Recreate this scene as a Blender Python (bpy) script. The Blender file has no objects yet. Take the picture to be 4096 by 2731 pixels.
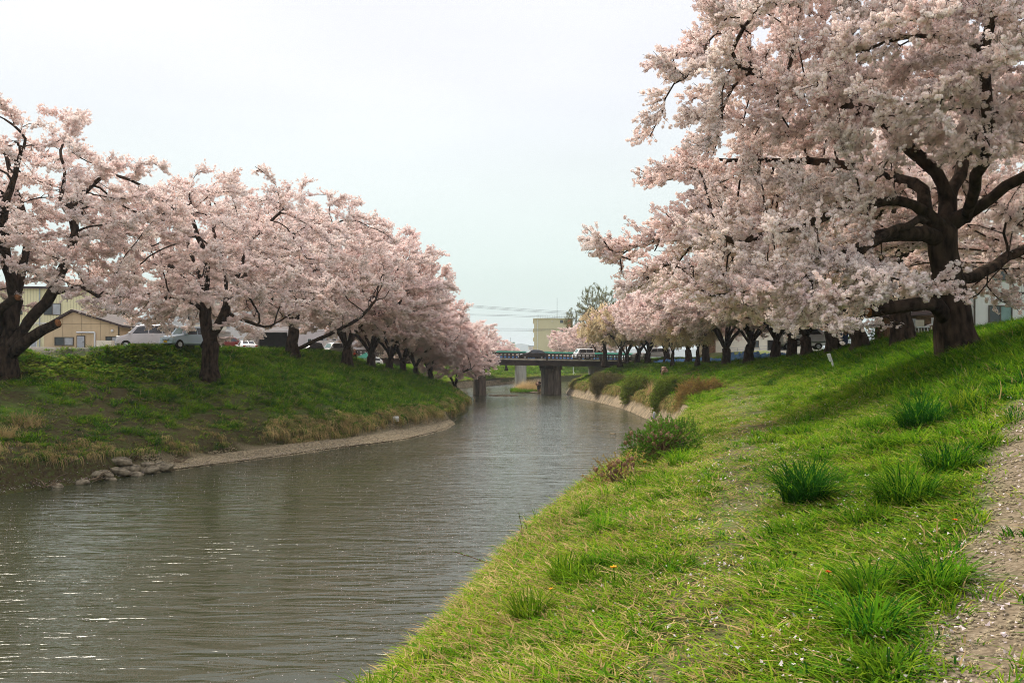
import bpy, bmesh, math, random
import numpy as np
from mathutils import Vector, Matrix, Euler
random.seed(7); np.random.seed(7)
S = bpy.context.scene
C = S.collection
R = math.radians
F = 3500.0; HOR = 1450.0; CZ = 5.0           # photo focal length (px), horizon row, eye height over the water

# ------------------------------------------------------------------ camera
cd = bpy.data.cameras.new('camera'); cam = bpy.data.objects.new('camera', cd); C.objects.link(cam)
cam.location = (0, 0, CZ); cam.rotation_euler = (R(90), 0, 0)
cd.sensor_width = 36; cd.lens = 36 * F / 4096; cd.shift_y = (HOR - 1365.5) / 4096
cd.clip_start = 0.1; cd.clip_end = 12000
S.camera = cam
# ------------------------------------------------------------------ sky, sun, exposure
SUN_AZ, SUN_EL = R(-32), R(52)               # azimuth from +Y (negative = to the left), elevation
w = bpy.data.worlds.new('World'); S.world = w; w.use_nodes = True
nt = w.node_tree; nt.nodes.clear()
out = nt.nodes.new('ShaderNodeOutputWorld'); bg1 = nt.nodes.new('ShaderNodeBackground'); bg2 = nt.nodes.new('ShaderNodeBackground')
sky = nt.nodes.new('ShaderNodeTexSky'); sky.sky_type = 'NISHITA'; sky.sun_disc = False
sky.sun_elevation = SUN_EL; sky.sun_rotation = SUN_AZ; sky.air_density = 1.0; sky.dust_density = 3.0
nt.links.new(sky.outputs[0], bg1.inputs[0]); bg1.inputs[1].default_value = 0.007
tc = nt.nodes.new('ShaderNodeTexCoord'); sp = nt.nodes.new('ShaderNodeSeparateXYZ'); cr = nt.nodes.new('ShaderNodeValToRGB')
nt.links.new(tc.outputs['Generated'], sp.inputs[0]); nt.links.new(sp.outputs[2], cr.inputs[0])
el = cr.color_ramp.elements
el[0].position = 0.0; el[0].color = (0.55, 0.68, 0.635, 1)
el[1].position = 0.42; el[1].color = (0.80, 0.80, 0.88, 1)
for p_, c_ in ((0.08, (0.58, 0.70, 0.645, 1)), (0.2, (0.70, 0.76, 0.75, 1)), (0.3, (0.76, 0.775, 0.82, 1)), (1.0, (0.84, 0.84, 0.92, 1))):
    e_ = el.new(p_); e_.color = c_
cn = nt.nodes.new('ShaderNodeTexNoise'); cn.inputs['Scale'].default_value = 1.6; cn.inputs['Detail'].default_value = 3; cmp_ = nt.nodes.new('ShaderNodeMapping'); cmp_.inputs['Scale'].default_value = (1, 1, 3.5)
nt.links.new(tc.outputs['Generated'], cmp_.inputs[0]); nt.links.new(cmp_.outputs[0], cn.inputs[0]); cmr = nt.nodes.new('ShaderNodeMapRange'); cmr.inputs[1].default_value = .3; cmr.inputs[2].default_value = .7; cmr.inputs[3].default_value = 1.0; cmr.inputs[4].default_value = 1.14   # thin uneven overcast
nt.links.new(cn.outputs[0], cmr.inputs[0]); cvm = nt.nodes.new('ShaderNodeVectorMath'); cvm.operation = 'SCALE'; nt.links.new(cr.outputs[0], cvm.inputs[0]); nt.links.new(cmr.outputs[0], cvm.inputs['Scale'])
nt.links.new(cvm.outputs[0], bg2.inputs[0]); bg2.inputs[1].default_value = 1.0
ad = nt.nodes.new('ShaderNodeAddShader'); nt.links.new(bg1.outputs[0], ad.inputs[0]); nt.links.new(bg2.outputs[0], ad.inputs[1])
nt.links.new(ad.outputs[0], out.inputs[0])
sd = bpy.data.lights.new('sun', 'SUN'); sd.energy = 4.6; sd.angle = R(20.0); sd.color = (1.0, 0.915, 0.77)
so = bpy.data.objects.new('sun', sd); C.objects.link(so)
dvec = Vector((math.sin(SUN_AZ) * math.cos(SUN_EL), math.cos(SUN_AZ) * math.cos(SUN_EL), math.sin(SUN_EL)))
so.rotation_euler = dvec.to_track_quat('Z', 'Y').to_euler(); so.location = (0, 0, 60)
S.view_settings.view_transform = 'Standard'; S.view_settings.look = 'None'; S.view_settings.gamma = 1
S.view_settings.use_curve_mapping = False; S.view_settings.exposure = 0.14
S.render.engine = 'CYCLES'; S.cycles.filter_width = 1.0; S.cycles.use_denoising = True; S.cycles.denoising_prefilter = 'FAST'
S.cycles.max_bounces = 8; S.cycles.transparent_max_bounces = 8; S.cycles.diffuse_bounces = 5; S.cycles.glossy_bounces = 3

# ------------------------------------------------------------------ noise and photo helpers
def _h(ix, iy, s):
    n = (ix.astype(np.int64) * 374761393 + iy.astype(np.int64) * 668265263 + s * 1442695041) & 0x7fffffff
    n = ((n ^ (n >> 13)) * 1274126177) & 0x7fffffff
    return ((n ^ (n >> 16)) & 0xffff) / 65535.0
def vn(x, y, s=0):
    x = np.asarray(x, float); y = np.asarray(y, float)
    ix = np.floor(x); iy = np.floor(y); fx = x - ix; fy = y - iy
    fx = fx * fx * (3 - 2 * fx); fy = fy * fy * (3 - 2 * fy)
    a = _h(ix, iy, s); b = _h(ix + 1, iy, s); c = _h(ix, iy + 1, s); d = _h(ix + 1, iy + 1, s)
    return (a * (1 - fx) + b * fx) * (1 - fy) + (c * (1 - fx) + d * fx) * fy
def fbm(x, y, s=0, o=4):
    t = 0; a = .5; n = 0
    for k in range(o):
        t = t + a * vn(np.asarray(x) * 2 ** k, np.asarray(y) * 2 ** k, s + k * 17); n += a; a *= .5
    return t / n
def P(px, py, D): return Vector(((px - 2048) / F * D, D, CZ + (HOR - py) / F * D))
def LX(px, D): return (px - 2048) / F * D
XL = np.array([(-60, -62), (-30, -50), (0, -34), (20, -24.5), (33, -19.3), (40.7, -15.7), (46, -12.6), (51.5, -10), (55.2, -7.4), (60.3, -6), (65, -5.1), (71, -4.8), (92, -4.5), (105, -5.6), (125, -8), (140, -9.8), (159, -12.6), (170, -11), (184, -7.8), (213, .7), (240, 15), (270, 36), (330, 85), (600, 330), (7000, 400)], float)
XR = np.array([(-60, -22), (-30, -12), (-10, -6.5), (0, -4.0), (6.5, -2.5), (9, -1.9), (13, -1.2), (21, 1.0), (27, 3.0), (42, 7.0), (55, 10.0), (70, 11.8), (92, 12.1), (109, 11.0), (125, 9.2), (140, 8.6), (155, 10), (175, 16), (200, 27), (240, 50), (330, 135), (600, 390), (7000, 500)], float)
def xl(y):
    y = np.asarray(y, float); return np.interp(y, XL[:, 0], XL[:, 1]) * .5 + .25 * (np.interp(y - 2, XL[:, 0], XL[:, 1]) + np.interp(y + 2, XL[:, 0], XL[:, 1]))
def xr(y):
    y = np.asarray(y, float); e = np.clip(y * .08, .6, 4); return np.interp(y, XR[:, 0], XR[:, 1]) * .4 + .3 * (np.interp(y - e, XR[:, 0], XR[:, 1]) + np.interp(y + e, XR[:, 0], XR[:, 1]))
def gw(y): return np.interp(y, [0, 30, 36, 41, 44, 50, 60, 68, 74, 90, 120], [.3, .3, .35, .8, 1.6, 2.2, 2.4, .9, .15, .1, .2])   # gravel strip width
def height(x, y, rough=True):
    x = np.asarray(x, float); y = np.asarray(y, float)
    a = xl(y); b = xr(y)
    sa = (xl(y + 1) - xl(y - 1)) / 2; sb = (xr(y + 1) - xr(y - 1)) / 2
    dl = (a - x) / np.sqrt(1 + sa * sa); dr = (x - b) / np.sqrt(1 + sb * sb)
    g = gw(y); wob = (fbm(x * .5 + 3, y * .5, 5, 2) - .5) * 1.2
    cr_ = np.interp(y, [0, 100, 125, 160, 200, 260], [5.95, 5.9, 5.4, 4.9, 4.75, 4.6])
    d = np.maximum(dl, 0)
    def prof(d, xs, zs):
        return np.interp(d, xs, zs)
    e = np.maximum(d - g - wob * .3, 0)
    zl = np.where(d < g, .06 + .24 * d / g, 0)
    zb = prof(e, [0, .35, 1.1, 4, 7, 10, 12, 14.5, 16.5, 30], [.3, .95, 1.45, 2.35, 3.5, 4.15, 4.6, 5.9, 6.0, 5.95])
    zl = np.where(e > 0, zb, zl) * np.interp(zb, [0, 4, 6], [1, 1, 1])
    zl = np.where(zl > 4.0, 4.0 + (zl - 4.0) * (cr_ - 4.0) / 1.95, zl)
    far = np.clip((y - 135) / 15, 0, 1)                       # concrete wall further up on the left
    zf = prof(d, [0, .5, 2, 8, 12, 30], [1.3, 1.5, 1.8, 3.9, 4.7, 4.7])
    zl = zl * (1 - far) + np.where(d > 0, np.minimum(zf, cr_), 0) * far
    kn = np.clip((80 - y) / 25, 0, 1)
    d = np.maximum(dr, 0)
    z1 = prof(d, [0, 1.25, 1.7, 3.5, 5.5, 8, 10, 12, 14, 17, 40], [0, 2.35, 2.75, 3.33, 3.75, 4.6, 5.35, 5.95, 6.4, 6.5, 6.3])
    z2 = prof(d, [0, 1.2, 1.6, 4, 6, 8, 10, 12, 14, 16, 40], [0, 1.6, 2.0, 2.9, 3.8, 4.5, 4.8, 5.25, 5.5, 5.5, 5.4])
    zr = z1 * kn + z2 * (1 - kn); zr = np.where(y > 150, np.minimum(zr, np.interp(y, [150, 180], [5.5, 4.7])), zr)
    bed = -np.clip(np.minimum(-dl, -dr) * .35, 0, .9)
    z = np.where(dl > 0, zl, np.where(dr > 0, zr, bed))
    if rough:
        amp = np.where(dl > 0, np.clip((dl - g) * .15, 0, .16) * np.where(dl > 17, .2, 1), np.where(dr > 0, np.clip((dr - 1.5) * .05, 0, .07), .05))
        z = z + amp * 2 * (fbm(x * .55, y * .55, 9, 4) - .5)
    return z
def hz(x, y): return float(height(np.array([x]), np.array([y]))[0])
def ground(px, py, d0=3.0, d1=400.):
    """world point where the photo pixel's line of sight meets the ground"""
    D = np.exp(np.linspace(math.log(d0), math.log(d1), 1500))
    x = (px - 2048) / F * D; z = CZ + (HOR - py) / F * D
    k = np.nonzero(z < height(x, D))[0]
    i = k[0] if len(k) else 900
    return Vector((x[i], D[i], hz(x[i], D[i])))

# ------------------------------------------------------------------ materials
def mk(name, col, rough=.85, var=.25, scale=3., bump=0., bscale=20., col2=None, metallic=0., spec=.3, coords='Object', rnd=0., stretch=None):
    m = bpy.data.materials.new(name); m.use_nodes = True; t = m.node_tree; N = t.nodes; L = t.links
    b = N['Principled BSDF']; b.inputs['Roughness'].default_value = rough; b.inputs['Metallic'].default_value = metallic
    b.inputs['Specular IOR Level'].default_value = spec
    tc = N.new('ShaderNodeTexCoord'); src = tc.outputs[coords]
    if stretch:
        mp = N.new('ShaderNodeMapping'); mp.inputs['Scale'].default_value = stretch; L.new(src, mp.inputs[0]); src = mp.outputs[0]
    no = N.new('ShaderNodeTexNoise'); no.inputs['Scale'].default_value = scale; no.inputs['Detail'].default_value = 6
    L.new(src, no.inputs[0])
    rp = N.new('ShaderNodeValToRGB'); c2 = col2 or tuple(max(0, v * (1 - var * 1.3)) for v in col); c1 = tuple(min(1, v * (1 + var)) for v in col) if not col2 else col
    rp.color_ramp.elements[0].position = .35; rp.color_ramp.elements[1].position = .65
    rp.color_ramp.elements[0].color = (*c2, 1); rp.color_ramp.elements[1].color = (*c1, 1)
    L.new(no.outputs[0], rp.inputs[0]); co = rp.outputs[0]
    if rnd:
        oi = N.new('ShaderNodeObjectInfo'); hs = N.new('ShaderNodeHueSaturation'); mr = N.new('ShaderNodeMapRange')
        mr.inputs[3].default_value = 1 - rnd; mr.inputs[4].default_value = 1 + rnd
        L.new(oi.outputs['Random'], mr.inputs[0]); L.new(mr.outputs[0], hs.inputs['Value']); L.new(co, hs.inputs['Color']); co = hs.outputs[0]
    L.new(co, b.inputs['Base Color'])
    if bump:
        n2 = N.new('ShaderNodeTexNoise'); n2.inputs['Scale'].default_value = bscale; n2.inputs['Detail'].default_value = 5
        L.new(src, n2.inputs[0]); bp = N.new('ShaderNodeBump'); bp.inputs['Strength'].default_value = bump; bp.inputs['Distance'].default_value = .05
        L.new(n2.outputs[0], bp.inputs['Height']); L.new(bp.outputs[0], b.inputs['Normal'])
    return m
def mkleaf(name, col, col2, trans=.35, rnd=.2, scale=.6, hue=.01):
    """thin leaf or petal: diffuse plus light passing through; colour varies in clumps and piece by piece"""
    m = bpy.data.materials.new(name); m.use_nodes = True; t = m.node_tree; N = t.nodes; L = t.links; N.clear()
    o = N.new('ShaderNodeOutputMaterial'); d = N.new('ShaderNodeBsdfDiffuse'); tr = N.new('ShaderNodeBsdfTranslucent'); mx = N.new('ShaderNodeMixShader')
    g = N.new('ShaderNodeNewGeometry'); no = N.new('ShaderNodeTexNoise'); no.inputs['Scale'].default_value = scale; no.inputs['Detail'].default_value = 4
    L.new(g.outputs['Position'], no.inputs[0])
    rp = N.new('ShaderNodeValToRGB'); rp.color_ramp.elements[0].position = .38; rp.color_ramp.elements[1].position = .62
    rp.color_ramp.elements[0].color = (*col2, 1); rp.color_ramp.elements[1].color = (*col, 1); L.new(no.outputs[0], rp.inputs[0])
    oi = N.new('ShaderNodeObjectInfo'); mr = N.new('ShaderNodeMapRange'); mr.inputs[3].default_value = 1 - rnd; mr.inputs[4].default_value = 1 + rnd
    hs = N.new('ShaderNodeHueSaturation'); L.new(oi.outputs['Random'], mr.inputs[0]); L.new(mr.outputs[0], hs.inputs['Value']); L.new(rp.outputs[0], hs.inputs['Color'])
    m2 = N.new('ShaderNodeMapRange'); m2.inputs[3].default_value = .5 - hue; m2.inputs[4].default_value = .5 + hue
    ml = N.new('ShaderNodeMath'); ml.operation = 'MULTIPLY'; ml.inputs[1].default_value = 7.31; fr = N.new('ShaderNodeMath'); fr.operation = 'FRACT'
    L.new(oi.outputs['Random'], ml.inputs[0]); L.new(ml.outputs[0], fr.inputs[0]); L.new(fr.outputs[0], m2.inputs[0]); L.new(m2.outputs[0], hs.inputs['Hue'])
    L.new(hs.outputs[0], d.inputs[0]); L.new(hs.outputs[0], tr.inputs[0]); mx.inputs[0].default_value = trans
    L.new(d.outputs[0], mx.inputs[1]); L.new(tr.outputs[0], mx.inputs[2]); L.new(mx.outputs[0], o.inputs[0])
    return m
M = {}
M['bark'] = mk('cherry bark', (.080, .054, .037), .95, .5, 6, 1.0, 9, spec=.1, stretch=(1, 1, .4), col2=(.016, .011, .008))
M['bark_grey'] = mk('grey bark', (.20, .16, .10), .95, .3, 3, .6, 14, spec=.1)
M['cutwood'] = mk('sawn wood', (.30, .13, .05), .9, .3, 8, .3, 40)
M['blossom'] = mkleaf('cherry blossom', (.97, .89, .85), (.95, .82, .78), .48, .10, .5, .006)
M['blossom_far'] = mkleaf('far cherry blossom', (.97, .88, .84), (.95, .81, .77), .48, .10, .3, .006)
M['weeping'] = mkleaf('weeping cherry blossom', (.93, .84, .62), (.84, .72, .48), .35, .15, .8, .01)
M['young_leaf'] = mkleaf('young leaf', (.34, .34, .12), (.24, .25, .09), .35, .25, .5, .01)
M['grass'] = mkleaf('grass blade', (.15, .31, .014), (.085, .215, .011), .40, .3, .9, .014)
M['grass_yel'] = mkleaf('yellow green grass blade', (.31, .42, .03), (.20, .33, .02), .40, .25, .9, .012)
M['grass_dk'] = mkleaf('deep green grass blade', (.032, .125, .014), (.02, .08, .010), .35, .25, .9, .01)
M['straw'] = mkleaf('dry straw', (.55, .41, .19), (.40, .28, .12), .3, .3, 1.2, .008)
M['reed'] = mkleaf('dead reed', (.78, .58, .32), (.55, .38, .18), .25, .3, 1.0, .008)
M['leaf'] = mkleaf('shrub leaf', (.27, .34, .05), (.15, .22, .03), .3, .3, .9, .012)
M['leaf_brown'] = mkleaf('brown green shrub leaf', (.42, .29, .10), (.28, .22, .06), .3, .3, .9, .012)
M['leaf_dark'] = mkleaf('dull shrub leaf', (.24, .21, .09), (.16, .155, .06), .3, .3, .9, .01)
M['leaf_bright'] = mkleaf('fresh leaf', (.15, .33, .03), (.08, .2, .02), .35, .25, 1.5, .01)
M['dead_head'] = mkleaf('dead flower head', (.42, .27, .17), (.28, .16, .10), .2, .3, 2, .01)
M['petal'] = mkleaf('fallen petal', (.90, .80, .80), (.85, .72, .73), .3, .1, 2, .0)
M['dandelion'] = mk('dandelion yellow', (.85, .45, .01), .7, .1)
M['orange_flower'] = mk('orange flower', (.80, .13, .01), .7, .1)
M['stone'] = mk('river pebble', (.31, .25, .155), .8, .3, 2, rnd=.45)
M['concrete'] = mk('weathered concrete', (.33, .29, .22), .9, .35, 1.1, .35, 8, col2=(.20, .17, .12))
M['concrete_wet'] = mk('river wall concrete', (.36, .275, .17), .9, .3, 1.7, .6, 6, col2=(.14, .11, .07))
M['concrete_pale'] = mk('pale pier concrete', (.50, .49, .43), .9, .2, 1.1, .3, 8, col2=(.36, .34, .28), stretch=(2.5, 2.5, .5))
M['concrete_dark'] = mk('stained pier concrete', (.19, .155, .115), .9, .35, 1.4, .4, 8, col2=(.085, .065, .05), stretch=(2.5, 2.5, .5))
M['bridge_dark'] = mk('bridge girder paint', (.085, .06, .045), .8, .35, .9, .2, 5, col2=(.045, .035, .03))
M['bridge_edge'] = mk('bridge edge concrete', (.62, .58, .46), .9, .3, 1.5, .2, 8, col2=(.36, .32, .24))
M['teal'] = mk('teal railing paint', (.10, .42, .31), .6, .12, 1)
M['bluepaint'] = mk('blue barrier paint', (.12, .27, .55), .6, .1, 1)
M['asphalt'] = mk('asphalt', (.06, .06, .062), .95, .2, 2, .2, 60)
M['beige'] = mk('beige siding', (.64, .50, .31), .85, .06, .7)
M['joint'] = mk('dark joint', (.14, .10, .07), .9, .1)
M['yellowwall'] = mk('pale yellow siding', (.84, .79, .48), .85, .07, .5)
M['cream'] = mk('cream wall', (.78, .73, .58), .9, .06, .5)
M['greywall'] = mk('pale mauve grey wall', (.66, .60, .58), .9, .07, .4)
M['whitewall'] = mk('white wall', (.70, .69, .65), .9, .06, .4)
M['aptwall'] = mk('apartment ochre wall', (.70, .62, .40), .9, .10, .09, col2=(.64, .56, .35))
M['orangebrick'] = mk('orange tile wall', (.40, .19, .085), .9, .12, .4)
M['roofgrey'] = mk('grey roof tile', (.27, .29, .30), .7, .15, 1.2)
M['roofdark'] = mk('dark roof', (.07, .05, .045), .7, .2, 1)
M['rooforange'] = mk('orange roof', (.45, .18, .07), .7, .2, 1)
M['frame'] = mk('window frame', (.10, .08, .06), .5, .1)
M['framew'] = mk('white frame', (.75, .75, .72), .5, .05)
M['glassdark'] = mk('dark window glass', (.045, .05, .055), .12, .2, .8, spec=.6)
M['glasslight'] = mk('curtained window', (.42, .44, .45), .25, .12, 1.5, spec=.5)
M['glassgreen'] = mk('curtained green window', (.16, .26, .24), .2, .15, 1.5, spec=.5)
M['doorgrey'] = mk('grey door', (.44, .47, .49), .6, .06)
M['dark'] = mk('dark interior', (.022, .020, .018), .95, .2)
M['tyre'] = mk('tyre rubber', (.018, .018, .018), .9, .1)
M['rim'] = mk('wheel alloy', (.55, .56, .57), .35, .1, metallic=.7)
M['chrome'] = mk('chrome', (.7, .7, .72), .2, .05, metallic=.9)
M['lamp'] = mk('lamp glass', (.75, .76, .74), .15, .08, spec=.7)
M['taillamp'] = mk('tail lamp red', (.45, .015, .012), .2, .1, spec=.6)
M['platey'] = mk('yellow plate', (.85, .55, .02), .5, .04)
M['platew'] = mk('white plate', (.78, .78, .76), .5, .04)
M['ink'] = mk('plate lettering', (.03, .03, .03), .7, .05)
M['tarp'] = mk('blue tarpaulin', (.16, .38, .80), .5, .2, 1.5, .4, 4)
M['wood'] = mk('weathered wood', (.24, .14, .08), .9, .3, 4, .4, 18)
M['driftwood'] = mk('driftwood', (.17, .12, .075), .9, .35, 4, .4, 18)
M['sack'] = mk('sandbag cloth', (.34, .28, .19), .95, .3, 5, 1.0, 7, col2=(.09, .075, .05))
M['whiteplastic'] = mk('white plastic', (.80, .81, .80), .4, .05)
M['galv'] = mk('galvanised steel', (.42, .46, .48), .5, .1, metallic=.3)
M['cable'] = mk('cable', (.06, .06, .065), .8, .05)
M['skin'] = mk('skin', (.50, .30, .21), .6, .06)
M['hair'] = mk('hair', (.015, .011, .009), .6, .1)
M['navy'] = mk('navy cloth', (.02, .018, .06), .9, .1)
M['black'] = mk('black cloth', (.02, .02, .022), .9, .15)
M['jeans'] = mk('denim', (.05, .09, .17), .9, .15)
M['greytrouser'] = mk('grey cloth', (.12, .12, .12), .9, .15)
M['redbag'] = mk('red bag', (.62, .03, .02), .6, .1)
M['camo'] = mk('mottled jacket', (.19, .14, .09), .9, .3, 9, col2=(.02, .018, .012))
M['mountain'] = mk('hill woods', (.07, .11, .09), .95, .25, .003)
def paint(name, col): return mk(name, col, .28, .04, 1, spec=.5)

# ------------------------------------------------------------------ mesh helpers
class MB:
    def __init__(s): s.v = []; s.f = []; s.m = []
    def add(s, vs, fs, mi=0):
        o = len(s.v); s.v += [tuple(v) for v in vs]; s.f += [tuple(i + o for i in f) for f in fs]; s.m += [mi] * len(fs); return s
    def box(s, x0, x1, y0, y1, z0, z1, mi=0):
        return s.add([(x0, y0, z0), (x1, y0, z0), (x1, y1, z0), (x0, y1, z0), (x0, y0, z1), (x1, y0, z1), (x1, y1, z1), (x0, y1, z1)],
                     [(0, 3, 2, 1), (4, 5, 6, 7), (0, 1, 5, 4), (1, 2, 6, 5), (2, 3, 7, 6), (3, 0, 4, 7)], mi)
    def bar(s, a, b, w, h=None, mi=0):
        a = Vector(a); b = Vector(b); h = h or w; d = (b - a).normalized(); up = Vector((0, 0, 1)) if abs(d.z) < .95 else Vector((0, 1, 0))
        u = d.cross(up).normalized() * w / 2; v = u.cross(d).normalized() * h / 2
        vs = [p + q for p in (a, b) for q in (-u - v, u - v, u + v, -u + v)]
        return s.add(vs, [(3, 2, 1, 0), (4, 5, 6, 7), (0, 1, 5, 4), (1, 2, 6, 5), (2, 3, 7, 6), (3, 0, 4, 7)], mi)
    def tube(s, pts, rad, n=6, mi=0, cap=True):
        pts = [Vector(p) for p in pts]; rad = rad if hasattr(rad, '__len__') else [rad] * len(pts)
        vs = []; u = None
        for i, p in enumerate(pts):
            d = (pts[min(i + 1, len(pts) - 1)] - pts[max(i - 1, 0)])
            d = d.normalized() if d.length > 1e-9 else Vector((0, 0, 1))
            if u is None: u = d.orthogonal().normalized()
            else:
                u = u - d * u.dot(d); u = u.normalized() if u.length > 1e-6 else d.orthogonal().normalized()
            v = d.cross(u)
            for k in range(n):
                a = 2 * math.pi * k / n; vs.append(p + (u * math.cos(a) + v * math.sin(a)) * rad[i])
        fs = [(i * n + k, i * n + (k + 1) % n, (i + 1) * n + (k + 1) % n, (i + 1) * n + k) for i in range(len(pts) - 1) for k in range(n)]
        if cap: fs += [tuple(range(n))[::-1], tuple((len(pts) - 1) * n + k for k in range(n))]
        return s.add(vs, fs, mi)
    def blob(s, c, r, seg=8, rings=6, mi=0, jit=0., seed=0):
        rr = random.Random(seed); vs = [(c[0], c[1], c[2] - r[2])]
        for i in range(1, rings):
            t = math.pi * i / rings - math.pi / 2
            for k in range(seg):
                a = 2 * math.pi * k / seg; j = 1 + rr.uniform(-jit, jit)
                vs.append((c[0] + r[0] * math.cos(t) * math.cos(a) * j, c[1] + r[1] * math.cos(t) * math.sin(a) * j, c[2] + r[2] * math.sin(t) * j))
        vs.append((c[0], c[1], c[2] + r[2])); n = len(vs)
        fs = [(0, 1 + (k + 1) % seg, 1 + k) for k in range(seg)]
        for i in range(rings - 2):
            for k in range(seg):
                a = 1 + i * seg; fs.append((a + k, a + (k + 1) % seg, a + seg + (k + 1) % seg, a + seg + k))
        a = 1 + (rings - 2) * seg; fs += [(a + k, a + (k + 1) % seg, n - 1) for k in range(seg)]
        return s.add(vs, fs, mi)
    def mesh(s, name, mats, smooth=False):
        me = bpy.data.meshes.new(name); me.from_pydata(s.v, [], s.f)
        mats = mats if isinstance(mats, (list, tuple)) else [mats]
        for m in mats: me.materials.append(m)
        if len(mats) > 1: me.polygons.foreach_set('material_index', s.m)
        if smooth: me.polygons.foreach_set('use_smooth', [True] * len(me.polygons))
        me.update(); return me
    def build(s, name, mats, parent=None, smooth=False, bevel=0.):
        o = obj(name, s.mesh(name, mats, smooth), parent)
        if bevel:
            b = o.modifiers.new('bevel', 'BEVEL'); b.width = bevel; b.segments = 2; b.limit_method = 'ANGLE'
        return o
def obj(name, me, parent=None, loc=None):
    o = bpy.data.objects.new(name, me); C.objects.link(o)
    if parent: o.parent = parent
    if loc is not None: o.location = loc
    return o
def tag(o, label=None, cat=None, group=None, kind=None):
    if label: o['label'] = label
    if cat: o['category'] = cat
    if group: o['group'] = group
    if kind: o['kind'] = kind
    return o
def thing(name, label, cat, loc=(0, 0, 0), rz=0, group=None):
    o = bpy.data.objects.new(name, None); C.objects.link(o); o.location = loc; o.rotation_euler = (0, 0, rz); o.empty_display_size = .2
    return tag(o, label, cat, group)
def npmesh(name, V, Fc, mat, smooth=True):
    me = bpy.data.meshes.new(name); V = np.asarray(V, np.float32); Fc = np.asarray(Fc, np.int32); k = Fc.shape[1]
    me.vertices.add(len(V)); me.vertices.foreach_set('co', V.ravel()); me.loops.add(Fc.size); me.loops.foreach_set('vertex_index', Fc.ravel())
    me.polygons.add(len(Fc)); me.polygons.foreach_set('loop_start', np.arange(0, Fc.size, k, dtype=np.int32))
    me.polygons.foreach_set('use_smooth', np.full(len(Fc), smooth)); me.update(calc_edges=True); me.materials.append(mat); return me

# instanced masses: points with rotation, scale and prototype index -> geometry nodes
_groups = {}
def proto_group(key, meshes):
    if key in _groups: return _groups[key]
    col = bpy.data.collections.new(key)
    for i, me in enumerate(meshes):
        col.objects.link(bpy.data.objects.new('%s_%02d' % (key, i), me))
    g = bpy.data.node_groups.new(key, 'GeometryNodeTree')
    g.interface.new_socket('Geometry', in_out='INPUT', socket_type='NodeSocketGeometry'); g.interface.new_socket('Geometry', in_out='OUTPUT', socket_type='NodeSocketGeometry')
    N = g.nodes; L = g.links; gi = N.new('NodeGroupInput'); go = N.new('NodeGroupOutput')
    ci = N.new('GeometryNodeCollectionInfo'); ci.inputs['Collection'].default_value = col; ci.inputs['Separate Children'].default_value = True; ci.inputs['Reset Children'].default_value = True
    ip = N.new('GeometryNodeInstanceOnPoints'); ip.inputs['Pick Instance'].default_value = True
    def at(n, ty):
        a = N.new('GeometryNodeInputNamedAttribute'); a.data_type = ty; a.inputs['Name'].default_value = n; return a.outputs['Attribute']
    L.new(gi.outputs[0], ip.inputs['Points']); L.new(ci.outputs[0], ip.inputs['Instance'])
    L.new(at('rot', 'FLOAT_VECTOR'), ip.inputs['Rotation']); L.new(at('scl', 'FLOAT_VECTOR'), ip.inputs['Scale']); L.new(at('idx', 'INT'), ip.inputs['Instance Index'])
    L.new(ip.outputs[0], go.inputs[0]); _groups[key] = g
    return g
def pts_mesh(name, co, rot, scl, idx):
    me = bpy.data.meshes.new(name); n = len(co); me.vertices.add(n); me.vertices.foreach_set('co', np.asarray(co, np.float32).ravel())
    scl = np.asarray(scl, np.float32)
    if scl.ndim == 1: scl = np.repeat(scl[:, None], 3, 1)
    a = me.attributes.new('rot', 'FLOAT_VECTOR', 'POINT'); a.data.foreach_set('vector', np.asarray(rot, np.float32).ravel())
    a = me.attributes.new('scl', 'FLOAT_VECTOR', 'POINT'); a.data.foreach_set('vector', scl.ravel())
    a = me.attributes.new('idx', 'INT', 'POINT'); a.data.foreach_set('value', np.asarray(idx, np.int32))
    me.update(); return me
def scatter(name, group, me, parent=None, mat=None):
    o = obj(name, me, parent); md = o.modifiers.new('scatter', 'NODES'); md.node_group = group; o['kind'] = 'stuff'; return o
def dir_euler(d, roll):
    d = d / np.maximum(np.linalg.norm(d, axis=1, keepdims=True), 1e-9)
    return np.stack([roll, -np.arcsin(np.clip(d[:, 2], -1, 1)), np.arctan2(d[:, 1], d[:, 0])], 1)

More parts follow.
